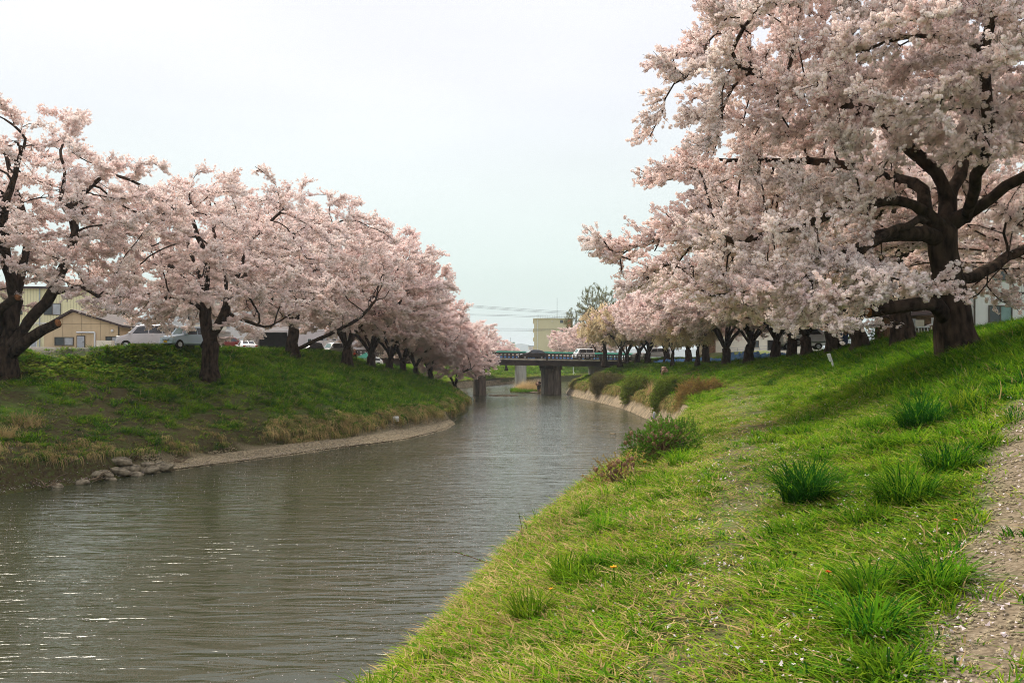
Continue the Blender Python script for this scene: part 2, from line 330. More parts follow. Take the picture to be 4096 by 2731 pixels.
# ------------------------------------------------------------------ ground, water
def build_ground():
    ys = np.concatenate([np.arange(-40, 0, 2), np.arange(0, 14, .22), np.arange(14, 40, .4), np.arange(40, 100, .7), np.arange(100, 170, 1.2), np.arange(170, 290, 3), np.arange(290, 600, 20), [650, 800, 1200, 2000, 3500, 6000]])
    offl = np.concatenate([[0, .25, .5, .8, 1.2, 1.7], np.arange(2.2, 18, .4), np.arange(18, 30, 1.5), [32, 38, 50, 70, 100, 150, 250, 500, 1200, 4000]])
    offr = np.concatenate([[0, .4, .8, 1.2, 1.25, 1.5, 1.7], np.arange(1.9, 15, .24), np.arange(15, 32, 1.2), [34, 40, 52, 70, 100, 150, 250, 500, 1200, 4000]])
    bed = np.linspace(0, 1, 9)[1:-1]
    rows = []
    for y in ys:
        a, b = float(xl(y)), float(xr(y)); ca = math.sqrt(1 + float((xl(y + 1) - xl(y - 1)) / 2) ** 2); cb = math.sqrt(1 + float((xr(y + 1) - xr(y - 1)) / 2) ** 2)
        rows.append(np.concatenate([a - offl[::-1] * ca, a + (b - a) * bed, b + offr * cb]))
    X = np.array(rows); Y = np.repeat(ys[:, None], X.shape[1], 1); Z = height(X, Y)
    nb = len(offl); Z[:, nb - 1] = -.02; 
    ny, nx = X.shape; idx = np.arange(ny * nx).reshape(ny, nx)
    Fc = np.stack([idx[:-1, :-1], idx[:-1, 1:], idx[1:, 1:], idx[1:, :-1]], -1).reshape(-1, 4)
    m = bpy.data.materials.new('bank soil and turf'); m.use_nodes = True; t = m.node_tree; N = t.nodes; L = t.links; b = N['Principled BSDF']; b.inputs['Roughness'].default_value = .95; b.inputs['Specular IOR Level'].default_value = .1
    g = N.new('ShaderNodeNewGeometry')
    def noise(sc, det=6):
        n = N.new('ShaderNodeTexNoise'); n.inputs['Scale'].default_value = sc; n.inputs['Detail'].default_value = det; L.new(g.outputs['Position'], n.inputs[0]); return n.outputs[0]
    def ramp(fac, *st):
        r = N.new('ShaderNodeValToRGB'); e = r.color_ramp.elements
        while len(e) < len(st): e.new(.5)
        for i, (p, c) in enumerate(st): e[i].position = p; e[i].color = (*c, 1)
        L.new(fac, r.inputs[0]); return r.outputs[0]
    def mix(f, a, b_):
        x = N.new('ShaderNodeMix'); x.data_type = 'RGBA'; L.new(f, x.inputs[0]); L.new(a, x.inputs[6]); L.new(b_, x.inputs[7]); return x.outputs[2]
    def attr(n):
        a = N.new('ShaderNodeAttribute'); a.attribute_name = n; return a.outputs['Fac']
    turf = ramp(noise(4.5), (.3, (.045, .085, .012)), (.5, (.07, .15, .015)), (.68, (.12, .16, .03)))
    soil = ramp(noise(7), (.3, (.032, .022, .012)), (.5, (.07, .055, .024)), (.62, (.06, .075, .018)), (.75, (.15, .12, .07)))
    grav = ramp(noise(28, 3), (.32, (.09, .07, .04)), (.5, (.20, .16, .095)), (.66, (.36, .30, .19)))
    pth = ramp(noise(30, 6), (.3, (.11, .084, .054)), (.55, (.21, .165, .11)), (.75, (.31, .255, .185)))
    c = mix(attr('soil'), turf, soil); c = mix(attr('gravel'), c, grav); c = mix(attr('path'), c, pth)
    dk = ramp(attr('road'), (0, (0, 0, 0)), (1, (1, 1, 1)))
    c = mix(attr('road'), c, ramp(noise(30, 3), (.3, (.16, .15, .14)), (.7, (.24, .23, .215))))
    L.new(c, b.inputs['Base Color'])
    bp = N.new('ShaderNodeBump'); bp.inputs['Strength'].default_value = .8; bp.inputs['Distance'].default_value = .05; L.new(noise(14), bp.inputs['Height']); L.new(bp.outputs[0], b.inputs['Normal'])
    me = npmesh('ground', np.stack([X, Y, Z], -1).reshape(-1, 3), Fc, m)
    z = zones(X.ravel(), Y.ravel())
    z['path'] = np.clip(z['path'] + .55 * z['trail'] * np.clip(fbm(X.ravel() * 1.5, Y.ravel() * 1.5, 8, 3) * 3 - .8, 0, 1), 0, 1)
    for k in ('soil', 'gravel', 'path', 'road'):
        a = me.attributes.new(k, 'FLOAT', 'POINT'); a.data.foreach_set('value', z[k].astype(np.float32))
    o = obj('ground', me); tag(o, kind='structure')
PATH = np.array([(-8, -1.0), (0, .6)] + sorted([(g_.y, g_.x) for g_ in (ground(*q_) for q_ in ((3600, 2731), (3760, 2450), (3900, 2150), (3985, 1900), (4035, 1700), (4070, 1600)))]) + [(40, 26.)], float)     # y, left edge x
TRAIL = np.array([(1, .3)] + sorted([(g_.y, g_.x) for g_ in (ground(*q_) for q_ in ((2700, 2731), (2760, 2500), (2870, 2250), (2960, 2000), (2975, 1800), (3010, 1650), (2960, 1570), (2880, 1520)))]), float)
def zones(x, y):
    a = xl(y); b = xr(y); dl = a - x; dr = x - b; n = fbm(x * .9, y * .9, 31, 4); n2 = fbm(x * .35, y * .35, 77, 3)
    pl = np.interp(y, PATH[:, 0], PATH[:, 1]) - .22 + (n - .5) * np.clip(.06 * y, .1, .9)
    path = np.clip((x - pl) * 3, 0, 1) * np.clip((pl + 2.2 + .16 * np.maximum(y, 0) + (n2 - .5) * .6 - x) * 2, 0, 1) * (y < 30) * (dr > 0)
    tr = np.interp(y, TRAIL[:, 0], TRAIL[:, 1]); trail = np.exp(-((x - tr) / (.45 + y * .012)) ** 2) * (y < 60) * (y > 1) * (dr > 2)
    soilr = np.clip((n - .52) * 4, 0, 1) * .5 * (dr > 1.5) + trail * np.clip((n2 - .3) * 3, 0, 1)
    soil_shade = np.clip((72 - y) / 25, 0.2, 1)  # bare soil on the near stretch, weighted up to colour in shadow too
    soill = np.clip((fbm(x * .5, y * .5, 12, 4) - .47 + .26 * soil_shade) * 6, 0, 1) * np.clip(soil_shade + .1, 0, 1) * (dl > 0) * (dl < 17) + ((dl > -1.5) & (dl < gw(y) + 1.4)) * .9
    gravel = ((dl > -3) & (dl < gw(y) + .05) & (gw(y) > .32) & (y < 130) & (y > 39.5)).astype(float)
    road = (dl > 18.6) * (y < 330) * (y > -40) + (dr > 15.5 + 2 * (y < 60)) * (y > 78) * (y < 150)
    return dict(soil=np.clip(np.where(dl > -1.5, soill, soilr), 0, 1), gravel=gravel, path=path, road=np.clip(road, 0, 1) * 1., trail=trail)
build_ground()

def build_water():
    ys = np.concatenate([np.arange(-40, 200, 2), np.arange(200, 640, 10)]); us = np.linspace(0, 1, 24); rows = []
    for y in ys: rows.append(np.stack([(xl(y) - 1.2) + (xr(y) + 1.0 - (xl(y) - 1.2)) * us, np.full(24, y), np.zeros(24)], -1))
    V = np.array(rows); n = V.shape; idx = np.arange(n[0] * n[1]).reshape(n[:2])
    Fc = np.stack([idx[:-1, :-1], idx[:-1, 1:], idx[1:, 1:], idx[1:, :-1]], -1).reshape(-1, 4)
    m = bpy.data.materials.new('river water'); m.use_nodes = True; t = m.node_tree; N = t.nodes; L = t.links; b = N['Principled BSDF']
    b.inputs['Base Color'].default_value = (.044, .048, .026, 1); b.inputs['Roughness'].default_value = .12; b.inputs['IOR'].default_value = 1.33; b.inputs['Specular IOR Level'].default_value = .5
    g = N.new('ShaderNodeNewGeometry')
    def wv(sx, sy, sc, det, rot=0.):
        mp = N.new('ShaderNodeMapping'); mp.inputs['Scale'].default_value = (sx, sy, 1); mp.inputs['Rotation'].default_value = (0, 0, rot); L.new(g.outputs['Position'], mp.inputs[0])
        n = N.new('ShaderNodeTexNoise'); n.inputs['Scale'].default_value = sc; n.inputs['Detail'].default_value = det; n.inputs['Distortion'].default_value = .6; L.new(mp.outputs[0], n.inputs[0]); return n.outputs[0]
    def bump(h, s, d, prev=None):
        x = N.new('ShaderNodeBump'); x.inputs['Strength'].default_value = s; x.inputs['Distance'].default_value = d; L.new(h, x.inputs['Height'])
        if prev: L.new(prev, x.inputs['Normal'])
        return x.outputs[0]
    # where wind ruffles the surface and where it lies calmer
    pm = wv(.10, .05, 1.0, 2); mr = N.new('ShaderNodeMapRange'); mr.inputs[1].default_value = .40; mr.inputs[2].default_value = .62; mr.inputs[3].default_value = .15; mr.inputs[4].default_value = 1.1; L.new(pm, mr.inputs[0])
    a = wv(.45, 1.9, 1.0, 2, R(8)); c = wv(1.6, 5.5, 1.0, 3, R(-6)); m1 = N.new('ShaderNodeMath'); m1.operation = 'MULTIPLY'; L.new(c, m1.inputs[0]); L.new(mr.outputs[0], m1.inputs[1])
    n1 = bump(a, 1.0, .07); n2 = bump(m1.outputs[0], 1.0, .052, n1)
    L.new(n2, b.inputs['Normal'])
    o = obj('water', npmesh('water', V.reshape(-1, 3), Fc, m)); tag(o, kind='structure')
build_water()

# ------------------------------------------------------------------ mountains beyond
def build_hills():
    xs = np.linspace(-1500, 1500, 160); rows = []
    prof = 5 + 95 * np.clip(.55 + .9 * (fbm(xs / 260., xs * 0, 3, 4) - .5), .25, 1.2)
    prof = np.interp(xs, [-1500, -250, -40, 40, 120, 190, 260, 330, 1500], [70, 88, 84, 118, 96, 112, 100, 90, 70]) * (.95 + .12 * (fbm(xs / 45., xs * 0, 3, 4) - .5))
    for k in range(10):
        t = k / 9.; rows.append(np.stack([xs, 3900 + 700 * t + 60 * (fbm(xs / 120, xs * 0 + k, 8, 3) - .5), -2 + prof * math.sin(t * math.pi / 2) ** .8 * (1 + .1 * (fbm(xs / 90, xs * 0 + k * 3, 5, 3) - .5))], -1))
    V = np.array(rows); n = V.shape; idx = np.arange(n[0] * n[1]).reshape(n[:2])
    Fc = np.stack([idx[:-1, :-1], idx[:-1, 1:], idx[1:, 1:], idx[1:, :-1]], -1).reshape(-1, 4)
    tag(obj('mountain_range', npmesh('mountain_range', V.reshape(-1, 3), Fc, M['mountain'])), kind='structure')
build_hills()

# ------------------------------------------------------------------ trees
def nrm(v): return v / max(np.linalg.norm(v), 1e-9)
def grow(rs, guides, attract, step=.42, kill=.75, infl=4.5, it=60):
    """guides: list of polylines (first starts at the base, others start at a point on an earlier one) -> nodes, parents"""
    pts = []; par = []; fixed = []
    for gi, gl in enumerate(guides):
        gl = [np.array(p, float) for p in gl]; prev = -1
        if pts and gi:
            A = np.array(pts); prev = int(np.argmin(((A - gl[0]) ** 2).sum(1)))
        # smooth resample
        P_ = [gl[0]]
        for i in range(len(gl) - 1):
            p0 = gl[max(i - 1, 0)]; p1 = gl[i]; p2 = gl[i + 1]; p3 = gl[min(i + 2, len(gl) - 1)]; n = max(1, int(np.linalg.norm(p2 - p1) / step))
            for k in range(1, n + 1):
                t = k / n; P_.append(.5 * ((2 * p1) + (-p0 + p2) * t + (2 * p0 - 5 * p1 + 4 * p2 - p3) * t * t + (-p0 + 3 * p1 - 3 * p2 + p3) * t ** 3) + rs.normal(0, .025, 3))
        for j, q in enumerate(P_):
            if gi and j == 0: continue
            pts.append(q); par.append(prev); prev = len(pts) - 1
    ng = len(pts); T = np.array(pts); A = np.array(attract, float)
    near = np.full(len(A), 1e9); who = np.zeros(len(A), int); alive = np.ones(len(A), bool)
    def upd(new, off):
        nonlocal near, who
        D = np.sqrt(((A[:, None] - new[None]) ** 2).sum(2)); j = D.argmin(1); d = D[np.arange(len(A)), j]; u = d < near; near[u] = d[u]; who[u] = j[u] + off
    # lower trunk does not sprout
    zmin = guides[0][-1][2] - .3
    for s_ in range(0, ng, 200): upd(T[s_:s_ + 200], s_)
    kids = {}
    for i in range(it):
        alive &= near > kill
        sel = alive & (near < infl * (3 if i < 6 else 1))
        if not sel.any(): break
        w_ = who[sel]; d = A[sel] - T[w_]; d /= np.linalg.norm(d, axis=1, keepdims=True)
        u, inv = np.unique(w_, return_inverse=True); acc = np.zeros((len(u), 3)); np.add.at(acc, inv, d)
        new = []
        for k, nd in enumerate(u):
            if kids.get(nd, 0) > 2: continue
            v = nrm(acc[k]) + rs.normal(0, .16, 3); p_ = par[nd]
            if p_ >= 0: v = v + .55 * nrm(T[nd] - T[p_])
            new.append(T[nd] + nrm(v) * step * rs.uniform(.8, 1.15)); par.append(int(nd)); kids[nd] = kids.get(nd, 0) + 1
        if not new: break
        new = np.array(new); off = len(T); T = np.vstack([T, new]); upd(new, off)
        if len(T) > 4200: break
    return T, np.array(par), ng
def radii(T, par, rt, tip=.018):
    n = len(T); ch = [[] for _ in range(n)]
    for i, p_ in enumerate(par):
        if p_ >= 0: ch[p_].append(i)
    nt_ = sum(1 for c_ in ch if not c_); p = math.log(max(nt_, 3)) / math.log(rt / tip)
    a = np.zeros(n)
    for i in range(n - 1, -1, -1):
        if a[i] == 0: a[i] = tip ** p
        if par[i] >= 0: a[par[i]] += a[i]
    return a ** (1 / p), ch
def tree_meshes(T, par, r, ch, base_z, split=.055, flare=.55, rs=None):
    """returns (thick wood MB, thin wood MB)"""
    big = MB(); thin = MB(); n = len(T)
    stack = [(0, None)]
    while stack:
        i, frm = stack.pop(); chain = [frm] if frm is not None else []
        while True:
            chain.append(i)
            if not ch[i]: break
            nx = max(ch[i], key=lambda k: r[k])
            for k in ch[i]:
                if k != nx: stack.append((k, i))
            i = nx
        rr = [min(r[chain[0]], r[chain[min(1, len(chain) - 1)]] * 1.25) if frm is not None else r[chain[0]]] + [r[k] for k in chain[1:]]
        pp = [T[k] for k in chain]
        if len(pp) < 2: continue
        if frm is None:
            for q in range(len(pp)):
                hgt = pp[q][2] - base_z; rr[q] *= 1 + flare * math.exp(-max(hgt, 0) / .45)
        k = next((q for q in range(len(rr)) if rr[q] < split), len(rr))
        if k >= 2: tb = list(range(0, min(k + 1, len(pp)))); big.tube([pp[q] for q in tb], [rr[q] for q in tb], 14 if rr[0] > .3 else 9 if rr[0] > .12 else 7)
        s_ = max(0, k - 1) if k < len(pp) else None
        if k < 2: s_ = 0
        if s_ is not None and len(pp) - s_ >= 2: thin.tube(pp[s_:], rr[s_:], 4 if rr[s_] > .03 else 3, cap=False)
    return big, thin
def lumpy(mb, base, amp=.12, seed=0):
    V = np.array(mb.v); ang = np.arctan2(V[:, 1] - base[1], V[:, 0] - base[0])
    n = fbm(ang * 2.2 + 20, V[:, 2] * .35 + 5, seed, 3) - .5; n2 = fbm(V[:, 0] * 2.1 + V[:, 2] * .7, V[:, 1] * 2.1 - V[:, 2] * .5, seed + 3, 3) - .5
    low = np.clip(1.5 - (V[:, 2] - base[2]) / 3, .3, 1.5)
    d = V[:, :2] - np.array(base)[:2]; rad = np.linalg.norm(d, axis=1, keepdims=True)
    nearb = (rad[:, 0] < 1.6) & (V[:, 2] - base[2] < 3.5)
    V[:, :2] += np.where(nearb[:, None], d * (n * 2 * amp * 2.2 * low)[:, None], 0); V += (n2 * .05)[:, None]
    mb.v = [tuple(v) for v in V]
def dome(rs, n, c, Rr, H, z0, lean=(0, 0), low=.2, seed=0):
    """attractors of an old cherry's wide crown: c = base, H crown top, z0 lowest skirt over the base"""
    out = []
    while len(out) < n:
        m = n * 2
        th = rs.uniform(0, 2 * math.pi, m); q = rs.uniform(0, 1, m) ** .42; t = rs.uniform(-1, 1, m)
        rad = Rr * (.80 + .42 * vn(th * 1.3 + seed, th * 0 + seed, seed)); hr = np.sqrt(np.maximum(1 - t * t, 0))
        x = q * rad * hr ** .8 * np.cos(th); y = q * rad * hr ** .8 * np.sin(th)
        zc = z0 + (H - z0) * .40; z = np.where(t > 0, zc + q * t * (H - zc) * (.86 + .28 * vn(x * .35, y * .35, seed + 4)), zc + q * t * (zc - z0))
        ok = ~((np.hypot(x, y) < Rr * .28) & (z < z0 + (H - z0) * .35)); ok &= fbm(x * .42 + z * .3, y * .42 - z * .55, seed + 9, 2) > .36
        k = z / H
        gg_ = 1.7 * (np.hypot(x, y) / Rr) ** 2 + 1.6 * fbm(x * .22, y * .22, seed + 21, 2); sh = 1.25; z = np.round((z + gg_) / sh) * sh - gg_ + rs.normal(0, .12, m)
        for a in np.nonzero(ok)[0]: out.append((c[0] + x[a] + lean[0] * k[a], c[1] + y[a] + lean[1] * k[a], c[2] + z[a]))
    return np.array(out[:n])
def auto_guides(rs, c, Rr, H, fork=2.0, limbs=5, lean=(0, 0), az0=None):
    b = np.array(c, float); top = b + [lean[0] * .2 + rs.normal(0, .15), lean[1] * .2 + rs.normal(0, .15), fork]
    g = [[b - [0, 0, .5], b + [rs.normal(0, .06), rs.normal(0, .06), fork * .45], top]]
    a0 = rs.uniform(0, 6.28) if az0 is None else az0
    for k in range(limbs):
        a = a0 + 6.283 * k / limbs + rs.normal(0, .25); u = np.array([math.cos(a), math.sin(a), 0]); up = rs.uniform(.38, .75)
        st = b + (top - b) * rs.uniform(.72, 1)
        L_ = Rr * rs.uniform(.5, .72)
        g.append([st, st + u * L_ * .22 + [0, 0, H * .10 * (1 + up)], st + u * L_ * .55 + [lean[0] * .2, lean[1] * .2, H * (.12 + .26 * up)], st + u * L_ + [lean[0] * .4, lean[1] * .4, H * (.10 + .42 * up)]])
    g.append([top, top + [rs.normal(0, .5), rs.normal(0, .5), H * .2], top + [lean[0] * .3 + rs.normal(0, .9), lean[1] * .3 + rs.normal(0, .9), H * .48]])
    return g
def spray_mesh(seed, length, nclu, petals, crad, psz, mat, side=3, droop=.12, bare=.0):
    """a flowering twig along +X: bark twig and side twigs, each strung with balls of blossom"""
    rr = random.Random(seed); mb = MB()
    def line(o, d, L_, n):
        p = Vector(o); d = Vector(d).normalized(); pts = [p.copy()]
        for i in range(n):
            d = (d + Vector((rr.uniform(-.18, .18), rr.uniform(-.18, .18), rr.uniform(-.18, .18) - droop * .3))).normalized(); p = p + d * L_ / n; pts.append(p.copy())
        return pts
    lines = [line((0, 0, 0), (1, 0, 0), length, 5)]
    for k in range(side):
        b = lines[0][rr.choice((1, 2, 3))]; a = rr.uniform(0, 6.28); lines.append(line(b, (.9, math.cos(a) * .8, math.sin(a) * .8), length * rr.uniform(.3, .55), 3))
    for li, l in enumerate(lines): mb.tube(l, [.012 if li == 0 else .009] + [.004] * (len(l) - 1), 3, 1, False)
    tot = nclu
    for c_ in range(tot):
        l = lines[0] if rr.random() < .5 else rr.choice(lines[1:]) if side else lines[0]; t = rr.random() ** .8 * (len(l) - 1); i = min(int(t), len(l) - 2); p = l[i].lerp(l[i + 1], t - i)
        off = Vector((rr.gauss(0, 1), rr.gauss(0, 1), rr.gauss(0, 1))).normalized() * crad * .8; cc = p + off
        for q in range(petals):
            n = Vector((rr.gauss(0, 1), rr.gauss(0, 1), rr.gauss(0, 1))).normalized(); u = n.orthogonal().normalized(); v = n.cross(u)
            a = rr.uniform(0, 6.28); u, v = u * math.cos(a) + v * math.sin(a), v * math.cos(a) - u * math.sin(a)
            o = cc + n * crad * rr.uniform(.55, 1.); s = psz * rr.uniform(.75, 1.2)
            mb.add([o + u * s, o + v * s + n * s * .25, o - u * s, o - v * s + n * s * .25], [(0, 1, 2, 3)], 0)
    return mb.mesh('spray', [mat, M['bark']])
G_near = proto_group('blossom_spray_near', [spray_mesh(i, .66, 15, 13, .047, .026, M['blossom'], 3) for i in range(6)])
G_mid = proto_group('blossom_spray_mid', [spray_mesh(20 + i, .72, 15, 7, .058, .038, M['blossom'], 3) for i in range(5)])
G_far = proto_group('blossom_spray_far', [spray_mesh(40 + i, .95, 15, 5, .085, .065, M['blossom_far'], 3) for i in range(4)])
G_weep = proto_group('weeping_strand', [spray_mesh(60 + i, 1.3, 24, 4, .05, .042, M['weeping'], 1, .0) for i in range(4)])
G_bud = proto_group('budding_twig', [spray_mesh(80 + i, .75, 9, 3, .04, .035, M['young_leaf'], 4, -.3) for i in range(4)])
def make_sprays(rs, T, par, r, k, size, c, rmax=.05, mode='cherry', keep=None):
    i = np.nonzero((r < rmax) & (par >= 0))[0]; i = np.repeat(i, k) if isinstance(k, int) else np.repeat(i, rs.poisson(k, len(i)))
    t = rs.uniform(0, 1, len(i))[:, None]; a = T[par[i]]; b = T[i]; p = a + (b - a) * t; seg = (b - a) / np.maximum(np.linalg.norm(b - a, axis=1, keepdims=True), 1e-6)
    o = p - np.array(c)[None] - [0, 0, 3.0]; o /= np.maximum(np.linalg.norm(o, axis=1, keepdims=True), 1e-6)
    oh = o * [1, 1, .15]; d = seg * .55 + rs.normal(0, 1, (len(i), 3)) * [.34, .34, .20] + oh * .55
    if mode == 'cherry': d[:, 2] = d[:, 2] * .7 + .04
    if mode == 'weep': d = rs.normal(0, .12, (len(i), 3)); d[:, 2] -= 1
    if mode == 'bud': d = seg * .5 + o * .35 + rs.normal(0, .18, (len(i), 3)); d[:, 2] += 1.1
    s = size * rs.uniform(.7, 1.25, len(i))
    if keep is not None: q = keep(p) ; p, d, s = p[q], d[q], s[q]
    return p, dir_euler(d, rs.uniform(0, 6.28, len(p))), s
_var = {}
def cherry(c, label, seed, Rr=8.5, H=13.5, rt=.5, fork=2.0, limbs=5, lean=(0, 0), z0=1.6, guides=None, att=None, natt=1500, k=4.2, G=None, size=1., stubs=(), mode='cherry', cat='tree', group=None, step=.42, share=None, rz=0, sc=1., name='cherry_tree', rmax=.05, bark=None, kill=.75, keep=None, low=True):
    root = thing(name, label, cat, c, rz, group); root.scale = (sc,) * 3
    if share and share in _var:
        for nm, me, g in _var[share]:
            o = obj(nm, me, root)
            if g: md = o.modifiers.new('scatter', 'NODES'); md.node_group = g
            if nm != 'trunk': o['kind'] = 'stuff'
        return root
    rs = np.random.RandomState(seed); z = np.zeros(3); gl = guides or auto_guides(rs, z, Rr, H, fork, limbs, lean)
    A = att if att is not None else dome(rs, natt, z, Rr, H, z0, lean, seed=seed)
    T, par, ng = grow(rs, gl, A, step=step, kill=kill); r, ch = radii(T, par, rt)
    big, thin = tree_meshes(T, par, r, ch, 0.0); lumpy(big, (0, 0, 0), .12, seed)
    for (pp, r0, r1) in stubs:
        big.tube(pp, list(np.linspace(r0, r1, len(pp))), 10, 0, True)
        e = Vector(pp[-1]); d = (e - Vector(pp[-2])).normalized(); big.tube([e - d * .01, e + d * .012], [r1 * .9, r1 * .9], 10, 1, True)
    bk = bark or M['bark']
    tme = big.mesh('trunk', [bk, M['cutwood']], True); bme = thin.mesh('branchwork', [bk], True)
    p, e, s = make_sprays(rs, T, par, r, k, size, (0, 0, 0), rmax, mode, keep)
    n = {'blossom_spray_near': 6, 'blossom_spray_mid': 5}.get(G.name, 4)
    sme = pts_mesh('crown', p, e, s, rs.randint(0, n, len(p)))
    obj('trunk', tme, root); o = obj('branchwork', bme, root); o['kind'] = 'stuff'; scatter('crown', G, sme, root)
    if share: _var[share] = [('trunk', tme, None), ('branchwork', bme, None), ('crown', sme, G)]
    print('TREE', label[:40], len(T), len(p))
    return root
def rel(c, *pts): return [np.array(p) - np.array(c) for p in pts]
def PL(c, D0, *pp):
    """polyline from photo pixels (px, py, depth offset) relative to base c"""
    return [np.array(P(a, b, D0 + d)) - np.array(c) for a, b, d in pp]
def ell(rs, lobes, c, sheet=0):
    o = []
    for cx, cy, cz, rx, ry, rz_, n in lobes:
        q = rs.normal(0, 1, (n, 3)); q /= np.linalg.norm(q, axis=1, keepdims=True); q *= rs.uniform(0, 1, (n, 1)) ** .4
        q = q * [rx, ry, rz_] + [cx, cy, cz]; h_ = q - np.array(c); g_ = .022 * (h_[:, 0] ** 2 + h_[:, 1] ** 2) + 1.4 * fbm(q[:, 0] * .25, q[:, 1] * .25, 5, 2)
        if sheet: q[:, 2] = np.round((q[:, 2] + g_) / sheet) * sheet - g_ + rs.normal(0, .10, n)
        o.append(q)
    return np.concatenate(o) - np.array(c)

# the big tree on the right
rs = np.random.RandomState(3)
cb = (LX(3850, 22), 22.0, hz(LX(3850, 22), 22.0))
g = [PL(cb, 22, (3850, 1470, 0), (3825, 1300, 0), (3800, 1150, 0), (3775, 1000, 0), (3770, 930, 0)),
     PL(cb, 22, (3770, 940, 0), (3700, 850, -.3), (3600, 805, -.7), (3480, 815, -1.0), (3330, 860, -1.3), (3150, 915, -1.6), (2950, 960, -1.8), (2750, 930, -1.9)),
     PL(cb, 22, (3775, 960, 0), (3790, 800, .3), (3740, 690, .3), (3640, 600, .2), (3560, 500, 0), (3400, 420, -.5), (3150, 330, -.9), (2900, 250, -1.1)),
     PL(cb, 22, (3790, 800, .3), (3860, 640, .8), (3880, 450, 1.3), (3800, 250, 1.6), (3760, 20, 1.8)),
     PL(cb, 22, (3800, 900, 0), (3950, 800, -.6), (4100, 700, -1.3), (4300, 560, -2.2)),
     PL(cb, 22, (3720, 780, 0), (3560, 700, 1.5), (3300, 650, 2.6), (3000, 640, 3.2), (2800, 640, 3.4)),
     PL(cb, 22, (3820, 1130, 0), (3930, 1090, 1.0), (4060, 1010, 2.2), (4300, 900, 3.0)),
     PL(cb, 22, (3880, 1230, .1), (3960, 1120, -.3), (4020, 1040, -.6), (4040, 930, -.9)),
     PL(cb, 22, (3860, 900, 0), (3960, 520, -3.0), (3940, 380, -3.6), (3935, 200, -4.0), (3990, 20, -4.2)),
     PL(cb, 22, (3720, 870, 0), (3560, 930, -2.0), (3300, 1080, -3.2), (3050, 1150, -3.4), (2850, 1180, -3.4))]
lobes = [(6.6, 21.2, 12.4, 3.2, 3.3, 1.9, 330), (6.4, 22.5, 9.9, 3.2, 3.3, 1.5, 320), (5.3, 20.7, 7.7, 3.3, 2.8, 1.25, 330), (10, 22, 14.5, 5, 5, 3.5, 450),
         (13.5, 24, 10.5, 6, 4, 4, 450), (9.5, 18.6, 11.2, 3.6, 3, 2.2, 300), (15, 19, 12.5, 5, 4.5, 3.5, 300), (9.5, 25.5, 8.6, 4, 3.5, 2.0, 260), (7.2, 18.9, 6.6, 2.6, 2, .9, 160), (15.5, 24.5, 8.6, 2.6, 2.0, .9, 60)]
KB = lambda p: ~((p[:, 2] + cb[2] < 7.9) & (p[:, 0] + cb[0] > 9.5) & (p[:, 1] + cb[1] < 24) & (p[:, 0] + cb[0] < 12.9)) & ~((p[:, 2] + cb[2] < 6.3) & (p[:, 0] + cb[0] > 7.4))
st = [([np.array(q) for q in PL(cb, 22, (3760, 960, 0), (3700, 935, -.5), (3600, 935, -1.0), (3520, 945, -1.3), (3440, 995, -1.5), (3350, 1040, -1.7))], .21, .14),
      ([np.array(q) for q in PL(cb, 22, (3800, 1290, 0), (3745, 1220, -.4), (3700, 1212, -.6), (3600, 1225, -.8), (3475, 1248, -1.0))], .21, .14)]
cherry(cb, 'huge old cherry tree at the right, thick dark trunk, two sawn off limbs', 5, rt=.385, guides=g, att=ell(rs, lobes, cb, 1.05), keep=KB, k=4.2, rmax=.080, G=G_near, size=.95, stubs=st, step=.36, kill=.62, group='cherry trees along the right bank')

# the nearest tree on the left
D1 = 46; c1 = (LX(-20, D1), D1, hz(LX(-20, D1), D1)); rs = np.random.RandomState(4)
g = [PL(c1, D1, (-20, 1600, 0), (5, 1480, 0), (15, 1400, 0)),
     PL(c1, D1, (15, 1400, 0), (40, 1320, 0), (60, 1200, .3), (90, 1080, .6), (110, 930, 1), (60, 760, 1.4), (20, 600, 2)),
     PL(c1, D1, (20, 1410, 0), (110, 1290, -.4), (200, 1180, -.6), (260, 1060, -.8), (300, 930, -1), (290, 820, -.8), (420, 700, -.5)),
     PL(c1, D1, (15, 1400, 0), (-60, 1250, 1), (-160, 1100, 1.5), (-260, 900, 2), (-300, 760, 2)),
     PL(c1, D1, (200, 1180, -.6), (330, 1150, -1.5), (420, 1210, -2), (520, 1270, -2.3)),
     PL(c1, D1, (230, 840, -.5), (260, 700, 0), (240, 600, .3), (290, 520, .6)),
     PL(c1, D1, (60, 1200, .3), (10, 900, -2), (60, 700, -3), (100, 560, -3))]
st = [(PL(c1, D1, (40, 1420, 0), (110, 1360, -.6), (170, 1320, -.9), (232, 1292, -1.2)), .33, .23), (PL(c1, D1, (-10, 1370, 0), (0, 1240, -.8), (40, 1205, -1.1), (70, 1190, -1.4)), .28, .18)]
att = np.concatenate([dome(rs, 1500, (-1.2, 0, 0), 8.6, 14.3, 4.0, (.5, 0), seed=2), ell(rs, [(LX(420, 44), 44, P(0, 1180, 44).z, 2.6, 2.5, .9, 110), (LX(520, 45), 45, P(0, 800, 45).z, 3.4, 4, 2.4, 200)], c1)])
cherry(c1, 'nearest cherry tree on the left bank with a low broken limb stub', 8, rt=.62, guides=g, att=att, k=3.5, rmax=.042, G=G_mid, size=.95, stubs=st, group='cherry trees along the left bank')

